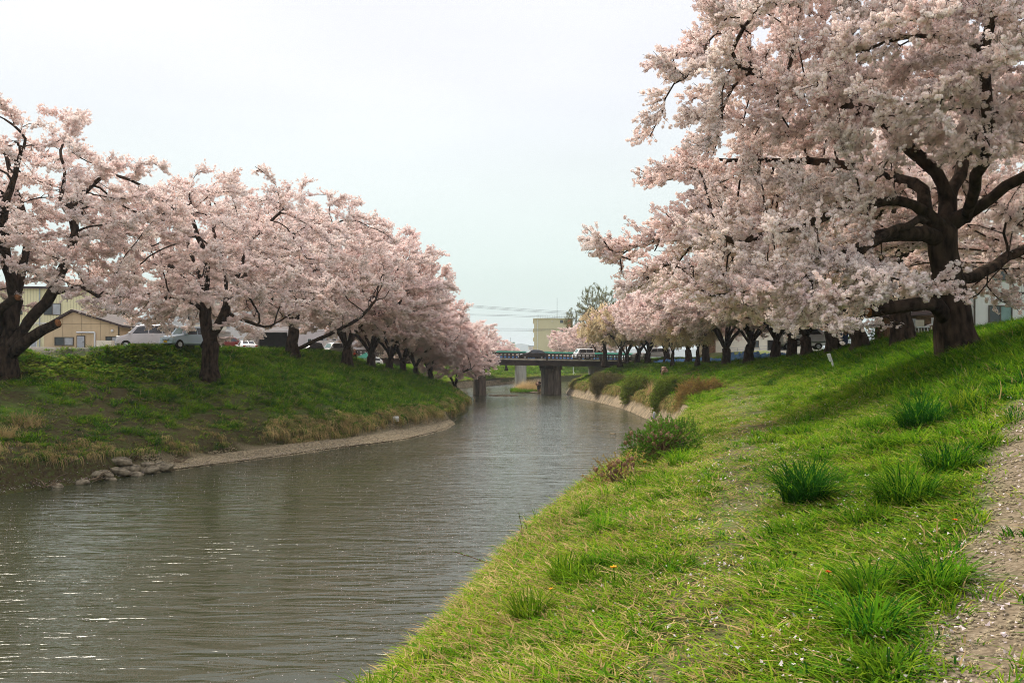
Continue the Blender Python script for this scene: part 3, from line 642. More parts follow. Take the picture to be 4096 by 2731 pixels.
# left row
def tree_at(px, D, py=None):
    x = LX(px, D); return (x, D, hz(x, D) if py is None else CZ + (HOR - py) / F * D)
gl_ = 'cherry trees along the left bank'; gr_ = 'cherry trees along the right bank'
c = tree_at(835, 56)
g = [PL(c, 56, (835, 1530, 0), (838, 1440, 0), (850, 1330, 0)), PL(c, 56, (838, 1380, 0), (822, 1290, .3), (818, 1180, .5), (760, 1000, 1), (700, 850, 1.2), (650, 760, 1.2)),
     PL(c, 56, (850, 1340, 0), (890, 1270, -.3), (920, 1180, -.6), (960, 1080, -.8), (1010, 960, -1), (1120, 850, -1.2)), PL(c, 56, (822, 1250, .3), (760, 1205, -.8), (690, 1190, -1.5), (600, 1200, -2)),
     PL(c, 56, (905, 1230, -.4), (900, 1080, 1), (850, 900, 2), (840, 760, 2.4)), PL(c, 56, (900, 1250, -.4), (1000, 1290, -1), (1080, 1310, -1.6)), PL(c, 56, (820, 1180, .5), (830, 1050, -2), (780, 920, -3.5), (760, 800, -4.5)),
     PL(c, 56, (830, 1200, .4), (700, 1080, 3), (560, 900, 5)), PL(c, 56, (900, 1200, -.4), (1000, 1080, 3), (1100, 960, 5))]
cherry(c, 'cherry tree on the left bank beside the pale blue car, its trunk forking low', 12, Rr=9.4, H=13.1, rt=.5, guides=g, natt=1900, k=3.5, rmax=.042, G=G_mid, lean=(.6, 0), z0=3.0, group=gl_)
c = tree_at(1170, 74)
g = [PL(c, 74, (1170, 1500, 0), (1168, 1400, 0), (1175, 1330, 0)), PL(c, 74, (1180, 1400, 0), (1230, 1375, -.5), (1300, 1345, -1), (1370, 1310, -1.4), (1440, 1270, -1.8), (1500, 1200, -2)),
     PL(c, 74, (1175, 1330, 0), (1170, 1240, .4), (1130, 1130, .8), (1080, 1000, 1)), PL(c, 74, (1175, 1330, 0), (1200, 1230, -.4), (1240, 1140, -.8), (1280, 1000, -1), (1330, 900, -1)),
     PL(c, 74, (1150, 1290, 0), (1100, 1200, -1), (1040, 1160, -1.8), (960, 1100, -2)), PL(c, 74, (1170, 1240, .4), (1190, 1100, 2), (1170, 950, 4), (1180, 850, 5)), PL(c, 74, (1180, 1250, 0), (1130, 1100, -3), (1150, 980, -5))]
cherry(c, 'cherry tree beside the white saloon car, one long low limb reaching right', 15, Rr=9.6, H=14.0, rt=.5, guides=g, natt=1800, k=3.4, rmax=.042, G=G_mid, lean=(.8, 0), z0=2.8, group=gl_)
V = {'share': 'variant_a', 'Rr': 9.2, 'H': 14.5, 'rt': .48, 'natt': 1500, 'k': 3.6, 'G': G_far, 'size': 1.0, 'group': gl_, 'step': .5, 'kill': .9, 'limbs': 5, 'z0': 3.4, 'lean': (.5, 0)}
W = dict(V, share='variant_b'); U = dict(V, share='variant_c')
LEFT = [(1385, 86, V, 21, 0.3, 1.0, 'cherry tree whose dark trunk hides the grey van, left of the red bag walker'),
        (1483, 96, W, 22, 0.0, .93, 'cherry tree on the left bank just right of the walker with the red bag'),
        (1560, 104, U, 23, 1.0, .87, 'thick trunked leaning cherry tree, second to the right of the red bag walker'),
        (1612, 111, V, 24, 2.2, .81, 'middle cherry tree of the dense group left of the bridge'),
        (1665, 116, W, 25, 3.4, .73, 'cherry tree with crooked leaning stems low on the left bank'),
        (1822, 124, U, 29, 2.6, .66, 'low cherry crown hanging over the left end of the road bridge'),
        (1722, 121, U, 26, 4.1, .70, 'cherry tree nearest the bridge on the left bank, blossom hanging over the first pier'),
        (1590, 150, W, 27, 5.0, .90, 'cherry tree on the left bank beyond the road bridge')]
for px, D, kw, sd_, rz, s_, lb in LEFT:
    cherry(tree_at(px, D), lb, sd_, rz=rz, sc=s_, **kw)
# an extra left tree further out of frame that fills the upper left
cherry((-41, 50, 6.0), 'cherry tree at the left edge behind the nearest one, only blossom in view', 22, rz=1.3, sc=1.0, **W)

# right row
RG = dict(V, group=gr_, lean=(-.5, 0))
c = tree_at(3620, 42)
g = [PL(c, 42, (3620, 1450, 0), (3610, 1350, 0), (3600, 1230, 0)), PL(c, 42, (3600, 1300, 0), (3500, 1300, -.6), (3350, 1310, -1.2), (3230, 1305, -1.8), (3100, 1280, -2.2)),
     PL(c, 42, (3600, 1230, 0), (3560, 1100, .4), (3480, 980, .8), (3350, 860, 1)), PL(c, 42, (3600, 1230, 0), (3640, 1080, -.4), (3700, 900, -.8), (3750, 700, -1)),
     PL(c, 42, (3590, 1200, 0), (3480, 1130, -2), (3300, 1060, -3.5), (3120, 1020, -4)), PL(c, 42, (3610, 1200, 0), (3600, 1000, 3), (3560, 800, 5)), PL(c, 42, (3600, 1220, 0), (3620, 1050, -3), (3560, 900, -5)), PL(c, 42, (3590, 1210, 0), (3400, 1100, 2.5), (3150, 1000, 4))]
cherry(c, 'cherry tree standing left of the huge one, a long level limb on its left side', 31, Rr=9.6, H=12.5, rt=.50, guides=g, natt=1800, k=3.5, rmax=.042, G=G_mid, lean=(-1.2, 0), z0=3.0, group=gr_)
c = tree_at(3437, 50)
cherry(c, 'cherry tree with a twin stem behind the leaning white marker post', 32, Rr=8.8, H=11.6, rt=.42, fork=1.6, natt=1700, k=3.4, rmax=.042, G=G_mid, lean=(-1.0, 0), z0=2.9, group=gr_, limbs=6)
RA = dict(share='right_a', Rr=8.4, H=10.6, rt=.40, natt=1400, k=3.8, G=G_far, size=.85, group=gr_, step=.45, kill=.8, limbs=6, z0=2.9, lean=(-1.0, 0), fork=2.1)
RB_ = dict(RA, share='right_b')
RIGHT = [(3328, 58, RA, 41, 0, 1.0, 'cherry tree directly behind the leaning white marker post, beside the silver car'),
         (3227, 66, RB_, 42, .5, .95, 'slim trunked cherry tree left of the silver car'),
         (3165, 72, RA, 43, 2.0, .95, 'cherry tree with a leafy ivy covered trunk between blue tarpaulin and silver car'),
         (3103, 80, RB_, 44, 2.9, .97, 'cherry tree at the right end of the blue tarpaulin'),
         (2999, 84, RA, 45, 4.0, 1.0, 'cherry tree with a limb slanting left over the blue tarpaulin'),
         (2903, 88, RB_, 46, 4.6, 1.02, 'cherry tree standing at the top of the bank steps'),
         (2825, 98, RA, 47, 5.4, .98, 'short stout cherry trunk just left of the bank steps'),
         (2755, 108, RB_, 48, .2, .95, 'cherry tree second to the left of the bank steps'),
         (2665, 118, RA, 49, 1.1, .95, 'cherry tree above the crouching person, trunk leaning left'),
         (2592, 125, RB_, 50, 2.3, .95, 'cherry tree third from the right end of the bridge'),
         (2551, 130, RA, 51, 3.3, .9, 'cherry tree second from the right end of the bridge'),
         (2506, 134, RB_, 52, 3.9, .86, 'cherry tree closest to the right end of the bridge')]
for px, D, kw, sd_, rz, s_, lb in RIGHT:
    cherry(tree_at(px, D), lb, sd_, rz=rz, sc=s_, **kw)
# weeping cherries, cream coloured
WG = dict(share='weeping', Rr=5.0, H=9.0, rt=.3, natt=420, k=5.0, G=G_weep, size=1.0, step=.5, kill=.9, limbs=6, z0=3.6, fork=2.4, mode='weep', group='weeping cherries on the right bank', name='weeping_cherry_tree')
cherry(tree_at(2420, 128, 1455), 'cream coloured weeping cherry over the right end of the bridge', 71, rz=0, sc=1.05, **WG)
cherry(tree_at(2480, 124, 1455), 'cream coloured weeping cherry right of the bridge end, behind pink blossom', 71, rz=2, sc=.9, **WG)
cherry(tree_at(2690, 104, 1455), 'low cream coloured weeping cherry above the crouching person', 71, rz=1, sc=.62, **WG)
cherry(tree_at(2790, 94, 1452), 'low cream coloured weeping cherry left of the bank steps', 71, rz=3, sc=.66, **WG)
# far rows beyond the bridges
FG = dict(V, share='right_b', group='cherry trees beyond the bridges', G=G_far)
for i, (px, D, s_, zs, z0_, lb) in enumerate([(2310, 186, .74, 1, 4.6, 'broad far cherry tree in front of the ochre apartment block, right of its wall'), (2390, 178, .80, 1, 4.6, 'far cherry tree behind the white van on the bridge'),
                                 (2225, 200, .62, .62, 3.4, 'far cherry tree below the ochre apartment block, behind the dark car on the bridge'), (2165, 205, .60, .60, 3.3, 'far cherry tree right of the pale round pier'), (2095, 205, .60, .66, 3.3, 'far cherry tree between the pale pier and the gravel bar'),
                                 (2025, 200, .66, .74, 3.4, 'far cherry tree under the small building with the rooftop sign'), (1955, 195, .75, .85, 3.6, 'far cherry tree beyond the bridge behind the first pier'), (1860, 200, .95, 1, 4.6, 'far cherry tree beyond the bridge half hidden by the left bank trees')]):
    x = LX(px, D); o_ = cherry((x, D, z0_), lb, 0, rz=i * 1.3, sc=s_, **FG); o_.scale[2] = s_ * zs
# budding tree
rs = np.random.RandomState(9)
cc_ = (LX(2395, 185), 185., 4.7)
att = ell(rs, [(LX(2390, 185), 185, P(0, 1228, 185).z, 4.6, 4.6, 4.8, 1200), (LX(2440, 185), 186, P(0, 1250, 185).z, 2.6, 3, 3.2, 260), (LX(2330, 185), 184, P(0, 1250, 185).z, 1.6, 2.4, 3.0, 160)], cc_)
gg = [[(0, 0, 0), (0, 0, 3), (0, 0, 4.5)]] + [[(0, 0, 4.5), (1.0 * math.cos(a), 1.0 * math.sin(a), 7), (2.2 * math.cos(a), 2.2 * math.sin(a), 11.5)] for a in (0, .9, 1.9, 2.9, 3.9, 5.1)] + [[(0, 0, 4.5), (.2, 0, 8), (.1, 0, 12)]]
cherry(cc_, 'tall round budding tree, still mostly bare, behind the apartment block roof', 77, guides=gg, att=att, rt=.3, k=3.4, G=G_bud, size=.75, mode='bud', rmax=.06, name='budding_tree', bark=M['bark_grey'], step=.4, kill=.55)
cc_ = (LX(2285, 200), 200., 4.7); att = ell(rs, [(LX(2288, 200), 200, P(0, 1285, 200).z, 2.0, 2.2, 3.1, 420), (LX(2320, 200), 200, P(0, 1320, 200).z, 2.0, 2.2, 2.0, 200)], cc_)
gg = [[(0, 0, 0), (0, 0, 3), (0, 0, 5)]] + [[(0, 0, 5), (.6 * math.cos(a), .6 * math.sin(a), 7), (1.2 * math.cos(a), 1.2 * math.sin(a), 10)] for a in (0, 1.5, 3, 4.6)]
cherry(cc_, 'smaller budding tree against the orange corner of the apartment block', 78, guides=gg, att=att, rt=.22, k=3.4, G=G_bud, size=.75, mode='bud', rmax=.06, name='budding_tree', bark=M['bark_grey'], step=.4, kill=.55)
# ------------------------------------------------------------------ grass and ground cover
def tuft_mesh(seed, n, rad, h0, h1, wid, mats, lean=.5, flat=0., seg=2, weights=None):
    rr = random.Random(seed); mb = MB()
    for i in range(n):
        a = rr.uniform(0, 6.283); q = rad * math.sqrt(rr.random()); x, y = q * math.cos(a), q * math.sin(a); b = a + rr.gauss(0, .7)
        h = rr.uniform(h0, h1); ln = rr.uniform(.2, 1) * lean * (.4 + q / max(rad, 1e-6)); s = wid * rr.uniform(.7, 1.2); mi = rr.choices(range(len(mats)), weights or [1] * len(mats))[0]
        px, py = -math.sin(b), math.cos(b); pts = []
        for k in range(seg + 1):
            t = k / seg; e = h * ln * t * t; pts.append((x + math.cos(b) * (e + h * flat * t), y + math.sin(b) * (e + h * flat * t), h * t * (1 - .35 * ln * t) * (1 - flat * .8)))
        o = len(mb.v)
        for k, p in enumerate(pts[:-1]):
            ww = s * (1 - .45 * k / seg); mb.v += [(p[0] - px * ww, p[1] - py * ww, p[2]), (p[0] + px * ww, p[1] + py * ww, p[2])]
        mb.v.append(pts[-1])
        for k in range(seg - 1): mb.f.append((o + 2 * k, o + 2 * k + 1, o + 2 * k + 3, o + 2 * k + 2)); mb.m.append(mi)
        mb.f.append((o + 2 * seg - 2, o + 2 * seg - 1, o + 2 * seg)); mb.m.append(mi)
    return mb.mesh('tuft', mats)
gm = [M['grass'], M['grass_yel'], M['grass_dk'], M['straw']]
def leafy_mesh(seed, n, rad, ls, mat, h=.06):
    rr = random.Random(seed); mb = MB()
    for i in range(n):
        a = rr.uniform(0, 6.283); q = rad * rr.random(); c = Vector((q * math.cos(a), q * math.sin(a), h * rr.uniform(.3, 1))); b = a + rr.gauss(0, .8)
        u = Vector((math.cos(b), math.sin(b), rr.uniform(-.3, .5))); v = Vector((-math.sin(b), math.cos(b), rr.uniform(-.3, .3))); s = ls * rr.uniform(.6, 1.2)
        mb.add([c, c + u * s * .5 + v * s * .38, c + u * s * 1.1, c + u * s * .5 - v * s * .38], [(0, 1, 2, 3)])
    return mb.mesh('leafy', [mat])
protos = [tuft_mesh(1, 26, .10, .04, .10, .0042, gm, .9, .15, 2, (6, 5, 1, 2)), tuft_mesh(2, 26, .11, .03, .08, .0042, gm, 1., .3, 2, (4, 6, 1, 4)), tuft_mesh(3, 30, .09, .07, .17, .0045, gm, .9, 0, 3, (7, 4, 2, 1)),
          tuft_mesh(4, 34, .10, .14, .28, .005, gm, .9, 0, 3, (7, 3, 3, 1)), tuft_mesh(5, 24, .12, .03, .09, .0042, gm, .8, .45, 2, (3, 4, 0, 7)), tuft_mesh(6, 22, .11, .05, .12, .0042, gm, 1.0, .2, 3, (4, 4, 0, 6)),
          leafy_mesh(7, 16, .10, .035, M['leaf_bright'], .03), tuft_mesh(8, 34, .10, .15, .30, .005, gm, .8, 0, 3, (1, 0, 9, 1))]
G_grass = proto_group('grass_tuft', protos)     # 0,1 short  2 medium  3 long  4,5 straw  6 clover  7 dark
def polar(rs, n, r0, r1, a0, a1, pw=1.5):
    u = rs.uniform(0, 1, n); e = 2 - pw; r = (r0 ** e + u * (r1 ** e - r0 ** e)) ** (1 / e); a = rs.uniform(a0, a1, n); return r * np.sin(a), r * np.cos(a), r
def grass_right():
    rs = np.random.RandomState(11); x, y, r = polar(rs, 150000, 2.0, 75, R(-40), R(44), 1.55)
    dr = x - xr(y); z = zones(x, y); n = fbm(x * .8, y * .8, 41, 4); n2 = fbm(x * 2.3, y * 2.3, 42, 3); n3 = fbm(x * .25, y * .25, 43, 3)
    ok = (dr > 1.35) & (dr < 22) & (rs.uniform(0, 1, len(x)) > z['path'] * .97) & (rs.uniform(0, 1, len(x)) > z['trail'] * .72) & (rs.uniform(0, 1, len(x)) < .80 + n2 * .4)
    x, y, r, dr, n, n2, n3, tr, pth = (q[ok] for q in (x, y, r, dr, n, n2, n3, z['trail'], z['path'])); u = rs.uniform(0, 1, len(x))
    idx = np.where(u < .5, 0, 1); idx = np.where((n + n2 * .5 > .84) & (u < .7), 2, idx); idx = np.where((n2 > .66) & (n > .46) & (u < .7), 3, idx)
    strawy = np.clip(1.25 - (dr - 3) * .18, .2, 1.) * (np.clip(1.3 - np.abs(dr - 2.4) / 1.7, 0, 1) * .72 + tr * .5 + np.clip((fbm(x * .7 + 9, y * .7, 55, 3) - .55) * 5, 0, .55)) * (y < 40) + .03
    v = rs.uniform(0, 1, len(x)); idx = np.where(v < strawy, rs.choice([4, 5], len(x)), idx)
    up = np.clip((dr - 7) / 3, 0, 1) * (y > 9); idx = np.where((rs.uniform(0, 1, len(x)) < up * .8), rs.choice([2, 3, 3, 7], len(x)), idx)
    idx = np.where((rs.uniform(0, 1, len(x)) < .06) & (y < 20), 6, idx)
    hs = rs.uniform(.75, 1.3, len(x)) * (1 + r / 28); h = rs.uniform(.5, 1.05, len(x)) * (1 + r / 80) * (1 - .35 * tr) * (.55 + .7 * n) * np.clip(.62 + (dr - 4) * .05, .62, 1)
    near_edge = (dr < 2.4) & (u < .25); h = np.where(near_edge, h * 1.8, h)
    e = np.stack([rs.normal(0, .12, len(x)), rs.normal(0, .12, len(x)), rs.uniform(0, 6.28, len(x))], 1)
    tag(scatter('grass', G_grass, pts_mesh('grass', np.stack([x, y, height(x, y) - .004], 1), e, np.stack([hs, hs, h], 1), idx)), 'bright green and straw coloured grass on the near right bank', 'grass')
    print('GRASS R', len(x))
def grass_left():
    rs = np.random.RandomState(12); n0 = 130000; y = 24 + (rs.uniform(0, 1, n0) ** 1.35) * 125; x = xl(y) - rs.uniform(.1, 22, n0)
    dl = xl(y) - x; g = gw(y); z = zones(x, y); n = fbm(x * .9, y * .6, 61, 4); n2 = fbm(x * 2.2, y * 1.8, 62, 3)
    far = np.clip((y - 30) / 40, 0, 1); cov = .26 + .56 * far + (n - .5) * 2.0 + (n2 - .5) * 1.6 - .45 * z['soil']
    ok = (dl > g + .35) & (rs.uniform(0, 1, n0) < np.clip(cov, .05, 1)) & (dl < 19.3) & (x / y > -.66)
    x, y, dl, g, n, n2, far = (q[ok] for q in (x, y, dl, g, n, n2, far)); u = rs.uniform(0, 1, len(x))
    idx = np.where(u < .25, 7, np.where(u < .65, 3, 2)); dry = np.clip(1.2 - np.abs(dl - g - .9) / .9, 0, 1) * .55 * np.clip((y - 42) / 10, .35, 1) + .06 + np.clip((fbm(x * .8, y * .5, 66, 3) - .54) * 5, 0, .6)
    idx = np.where(rs.uniform(0, 1, len(x)) < dry, rs.choice([4, 5, 5], len(x)), idx); idx = np.where(rs.uniform(0, 1, len(x)) < .45, 0, idx)
    hs = rs.uniform(1.2, 2.4, len(x)) * (.7 + y / 75); h = rs.uniform(.6, 1.3, len(x)) * (.65 + y / 120) * (.45 + n)
    e = np.stack([rs.normal(0, .15, len(x)), rs.normal(0, .15, len(x)) + .25, rs.uniform(0, 6.28, len(x))], 1)
    tag(scatter('grass', G_grass, pts_mesh('grass', np.stack([x, y, height(x, y) - .01], 1), e, np.stack([hs, hs, h], 1), idx)), 'patchy dark green grass on the shaded left bank', 'grass')
    print('GRASS L', len(x))
def grass_far():
    rs = np.random.RandomState(13); n0 = 60000; y = rs.uniform(70, 300, n0); side = rs.uniform(0, 1, n0) < .45
    x = np.where(side, xl(y) - rs.uniform(.3, 16, n0), xr(y) + rs.uniform(1.3, 17, n0)); ok = (np.abs(x / y) < .62) & ((side & (y > 140)) | ~side)
    x, y, side = x[ok], y[ok], side[ok]; d = np.where(side, xl(y) - x, x - xr(y)); n = fbm(x * .5, y * .4, 71, 4)
    idx = rs.choice([2, 3, 0, 1], len(x)); idx = np.where((d < 3.2) & (rs.uniform(0, 1, len(x)) < .6), 5, idx); idx = np.where(rs.uniform(0, 1, len(x)) < .1, 5, idx)
    hs = rs.uniform(2, 3.6, len(x)) * (.6 + y / 150); h = rs.uniform(.9, 1.5, len(x)) * (.6 + n)
    e = np.stack([rs.normal(0, .12, len(x)), rs.normal(0, .12, len(x)), rs.uniform(0, 6.28, len(x))], 1)
    tag(scatter('grass', G_grass, pts_mesh('grass', np.stack([x, y, height(x, y) - .02], 1), e, np.stack([hs, hs, h], 1), idx)), 'distant sunlit grass on the banks around the bridge', 'grass')
grass_right(); grass_left(); grass_far()
# straw fringe hanging over the cut bank on the left
def fringe():
    rs = np.random.RandomState(14); fr = []
    for i in range(4):
        rr = random.Random(i); mb = MB()
        for k in range(30):
            x, y = rr.gauss(0, .16), rr.gauss(0, .10); L_ = rr.uniform(.3, .75); b = rr.uniform(-1.3, 1.3); o = rr.uniform(.05, .30); zq = rr.uniform(-.14, .06); wd = .008; mi = 0 if rr.random() < .7 else (1 if rr.random() < .6 else 2)
            p = [(x, y, zq), (x + b * .1, y + o * .6, zq + rr.uniform(.05, .16)), (x + b * .17, y + o, zq), (x + b * .26, y + o + .06, zq - L_)]
            v0 = len(mb.v)
            for q in p[:-1]: mb.v += [(q[0] - wd, q[1], q[2]), (q[0] + wd, q[1], q[2])]
            mb.v.append(p[-1])
            for q in range(2): mb.f.append((v0 + 2 * q, v0 + 2 * q + 1, v0 + 2 * q + 3, v0 + 2 * q + 2)); mb.m.append(mi)
            mb.f.append((v0 + 4, v0 + 5, v0 + 6)); mb.m.append(mi)
        fr.append(mb.mesh('fringe', [M['straw'], M['grass_dk'], M['grass']]))
    G = proto_group('hanging_fringe', fr)
    n = 7000; y = rs.uniform(26, 128, n); g = gw(y); x = xl(y) - g - np.abs(rs.normal(0, .8, n)) - .35; k = fbm(y * .35, x * 0 + 1, 9, 3)
    ok = (rs.uniform(0, 1, n) < np.clip((k - .42) * 7, .03, 1) * np.clip((y - 28) / 30, .15, 1)); x, y = x[ok], y[ok]
    # hang towards the water: local +Y points to the river
    sl = (xl(y + 1) - xl(y - 1)) / 2; yaw = np.arctan2(-sl, np.ones_like(sl)) - math.pi / 2 + rs.normal(0, .75, len(x))
    s = rs.uniform(.45, 1.35, len(x)) * np.clip(y / 60, .75, 1.7)
    tag(scatter('hanging_dry_grass', G, pts_mesh('hanging_dry_grass', np.stack([x, y, height(x, y) + .05], 1), np.stack([yaw * 0, yaw * 0, yaw], 1), np.stack([s, s, s * .8], 1), rs.randint(0, 4, len(x)))), 'dry straw coloured grass hanging over the eroded left bank edge', 'dry grass')
    # and over the concrete wall on the right
    n = 2600; y = rs.uniform(58, 152, n); x = xr(y) + rs.uniform(.9, 1.7, n); k = fbm(y * .3, x * 0 + 5, 19, 3); ok = rs.uniform(0, 1, n) < np.clip((k - .3) * 4, .1, 1); x, y = x[ok], y[ok]
    yaw = np.full(len(x), math.pi / 2) + rs.normal(0, .4, len(x)); s = rs.uniform(.9, 1.6, len(x))
    tag(scatter('hanging_dry_grass', G, pts_mesh('hanging_dry_grass', np.stack([x, y, height(x, y) + .08], 1), np.stack([yaw * 0, yaw * 0, yaw], 1), np.stack([s, s, s * .8], 1), rs.randint(0, 4, len(x)))), 'dry grass drooping over the top of the concrete river wall', 'dry grass')
fringe()
def petal_mesh(s, dz=.0): mb = MB(); mb.add([(s, 0, .006 + dz), (0, s * .75, .003), (-s, 0, .008 + dz), (0, -s * .75, .002)], [(0, 1, 2, 3)]); return mb.mesh('petal', [M['petal']])
G_petal = proto_group('petal', [petal_mesh(.009), petal_mesh(.0115, .004), petal_mesh(.0075)])
def petals():
    rs = np.random.RandomState(15); x, y, r = polar(rs, 42000, 2.0, 45, R(-38), R(42), 1.5); dr = x - xr(y); z = zones(x, y); n = fbm(x * 1.3, y * 1.3, 3, 3)
    pr = .09 + .10 * z['trail'] + 0.36 * z['path'] + .34 * (n > .58); pr = pr * np.clip((dr - 2.0), 0, 1); ok = rs.uniform(0, 1, len(x)) < pr; x, y, r, pa = x[ok], y[ok], r[ok], z['path'][ok]
    s = rs.uniform(.7, 1.2, len(x)) * (1 + r / 22); e = np.stack([rs.normal(0, .5, len(x)), rs.normal(0, .5, len(x)), rs.uniform(0, 6.28, len(x))], 1)
    up = np.where(pa > .3, .006, rs.uniform(.01, .05, len(x)))
    tag(scatter('fallen_petals', G_petal, pts_mesh('fallen_petals', np.stack([x, y, height(x, y) + up], 1), e, s, rs.randint(0, 3, len(x)))), 'white cherry petals scattered over the near right bank and gravel path', 'petals')
    # on the water
    x, y, r = polar(rs, 15000, 8, 70, R(-42), R(10), 1.75); n = fbm(x * .12, y * .12, 23, 3); ok = (x > xl(y) + .1) & (x < xr(y) - .1) & (rs.uniform(0, 1, len(x)) < np.clip((n - .3) * 2.6, .05, 1)); x, y, r = x[ok], y[ok], r[ok]
    s = rs.uniform(.8, 1.25, len(x)) * (1 + r / 90)
    tag(scatter('floating_petals', G_petal, pts_mesh('floating_petals', np.stack([x, y, np.full(len(x), .006)], 1), np.stack([x * 0, x * 0, rs.uniform(0, 6.28, len(x))], 1), s, rs.randint(0, 3, len(x)))), 'white petals drifting on the river', 'petals')
    # washed up on the left shore and over the shaded slope
    n = 6000; y = 26 + rs.uniform(0, 1, n) ** 1.3 * 50; u = rs.uniform(0, 1, n); x = xl(y) - np.where(u < .5, np.abs(rs.normal(0, .28, n)), rs.uniform(0, 9, n)); ok = (u < .5) | (rs.uniform(0, 1, n) < .5); x, y = x[ok], y[ok]
    s = rs.uniform(1.0, 1.9, len(x)); e = np.stack([rs.normal(0, .4, len(x)), rs.normal(0, .4, len(x)), rs.uniform(0, 6.28, len(x))], 1)
    tag(scatter('washed_up_petals', G_petal, pts_mesh('washed_up_petals', np.stack([x, y, np.maximum(height(x, y), 0) + .02], 1), e, s, rs.randint(0, 3, len(x)))), 'petals washed up along the left shore and slope', 'petals')
petals()
def pebbles():
    rs = np.random.RandomState(16); ms = []
    for i in range(4): ms.append(MB().blob((0, 0, .2), (1, .75, .5), 6, 4, 0, .2, i).mesh('pebble', [M['stone']]))
    G = proto_group('pebble', ms)
    n = 26000; y = 40 + rs.uniform(0, 1, n) * 32; x = xl(y) + .35 - rs.uniform(0, 1, n) * (gw(y) + .7); s = rs.uniform(.018, .05, n) * (.7 + y / 70)
    e = np.stack([rs.normal(0, .2, n), rs.normal(0, .2, n), rs.uniform(0, 6.28, n)], 1)
    tag(scatter('gravel', G, pts_mesh('gravel', np.stack([x, y, height(x, y)], 1), e, s, rs.randint(0, 4, n))), 'tan gravel along the left waterline', 'gravel')
    x, y, r = polar(rs, 26000, 2, 32, R(22), R(42), 1.4); z = zones(x, y); ok = rs.uniform(0, 1, len(x)) < z['path']; x, y, r = x[ok], y[ok], r[ok]; s = rs.uniform(.004, .014, len(x)) * (1 + r / 14)
    e = np.stack([rs.normal(0, .2, len(x)), rs.normal(0, .2, len(x)), rs.uniform(0, 6.28, len(x))], 1)
    tag(scatter('path_gravel', G, pts_mesh('path_gravel', np.stack([x, y, height(x, y)], 1), e, s, rs.randint(0, 4, len(x)))), 'small grey stones on the footpath at the right', 'gravel')
pebbles()
def gravel_bar():
    mb = MB(); c = P(2015, 1582, 133); c.z = 0
    mb.blob((0, 0, -.04), (2.3, 3.0, .14), 20, 6, 0, .12, 4); o = mb.build('gravel_bar', M['stone'], smooth=True); o.location = c; tag(o, kind='structure')
    rs = np.random.RandomState(3); n = 1800; q = rs.uniform(0, 1, n) ** .5; a = rs.uniform(0, 6.28, n); x = c.x + 2.2 * q * np.cos(a); y = c.y + 2.8 * q * np.sin(a)
    tag(scatter('gravel', _groups['pebble'], pts_mesh('gravel', np.stack([x, y, .02 + .08 * (1 - q)], 1), np.stack([a * 0, a * 0, a], 1), rs.uniform(.05, .12, n), rs.randint(0, 4, n))), 'loose stones on the small bar in midstream', 'gravel')
gravel_bar()

# tussocks that stand out on the near bank: each a plant of its own
def tussock(px, py, label, seed, h=.42, rad=.16, n=260, wts=(3, 1, 8, 0), wid=.0052, lean=1.0, sc=1.):
    p = ground(px, py); me = tuft_mesh(seed, int(n * .75), rad * .85, h * .35, h * 1.05, wid * 1.15, gm, lean * 1.25, 0, 6, wts); o = obj('grass_tussock', me, None, p + Vector((0, 0, -.01))); o.scale = (sc,) * 3
    tag(o, label, 'grass tussock', 'tall grass tussocks on the near bank'); return o
tussock(3215, 2015, 'dark green spiky tussock standing alone at the middle of the right bank', 1, .46, .19, 560, (1, 0, 9, 0), sc=1.25)
tussock(3690, 1712, 'rounded dark green tussock beside the path, below the huge tree', 2, .62, .33, 700, (1, 0, 9, 0), lean=1.3)
tussock(3790, 1890, 'deep green tussock close to the path edge, above the widest tussock', 3, .42, .24, 480, (5, 1, 5, 0))
tussock(3640, 2010, 'widest mid green tussock left of the path', 4, .44, .32, 700, (6, 2, 4, 0), lean=1.2)
tussock(3740, 2350, 'low silvery green tussock touching the path edge', 5, .30, .20, 380, (5, 2, 3, 0), lean=1.3)
tussock(3480, 2390, 'mid green tussock near the orange flower', 6, .28, .17, 340, (6, 2, 3, 0), lean=1.2)
tussock(3480, 2530, 'broad drooping tussock below the one near the orange flower', 7, .28, .20, 380, (6, 2, 3, 0), lean=1.3)
tussock(3560, 2690, 'long bladed tussock at the bottom edge of the picture', 8, .17, .20, 300, (6, 3, 2, 0), lean=1.3)
tussock(2120, 2480, 'bright green tussock in the dry grass near the waterside', 9, .30, .16, 300, (8, 3, 1, 0), lean=.9)
tussock(2270, 2330, 'bright green tussock left of the dandelion', 10, .34, .18, 320, (8, 3, 1, 0), lean=.9)
tussock(2420, 2130, 'tall pale green tussock high on the waterside dry grass', 11, .36, .15, 260, (7, 5, 1, 0), lean=.8)
tussock(2005, 2235, 'tussock leaning out over the water', 12, .40, .20, 360, (7, 3, 2, 1), lean=1.0)
tussock(3090, 1548, 'small dark tussock far up the bank beside the trodden trail', 13, .45, .22, 260, (1, 0, 9, 0), lean=.8, sc=1.3)
tussock(2720, 1860, 'tuft of fresh grass right beside the hydrangea bush', 14, .38, .22, 320, (8, 4, 1, 0))
tussock(3870, 1640, 'tall pale tussock on the upper edge of the path', 15, .42, .24, 340, (7, 5, 1, 0))
tussock(3310, 1840, 'mid green tussock above the lone spiky one', 16, .28, .20, 300, (6, 3, 2, 0))
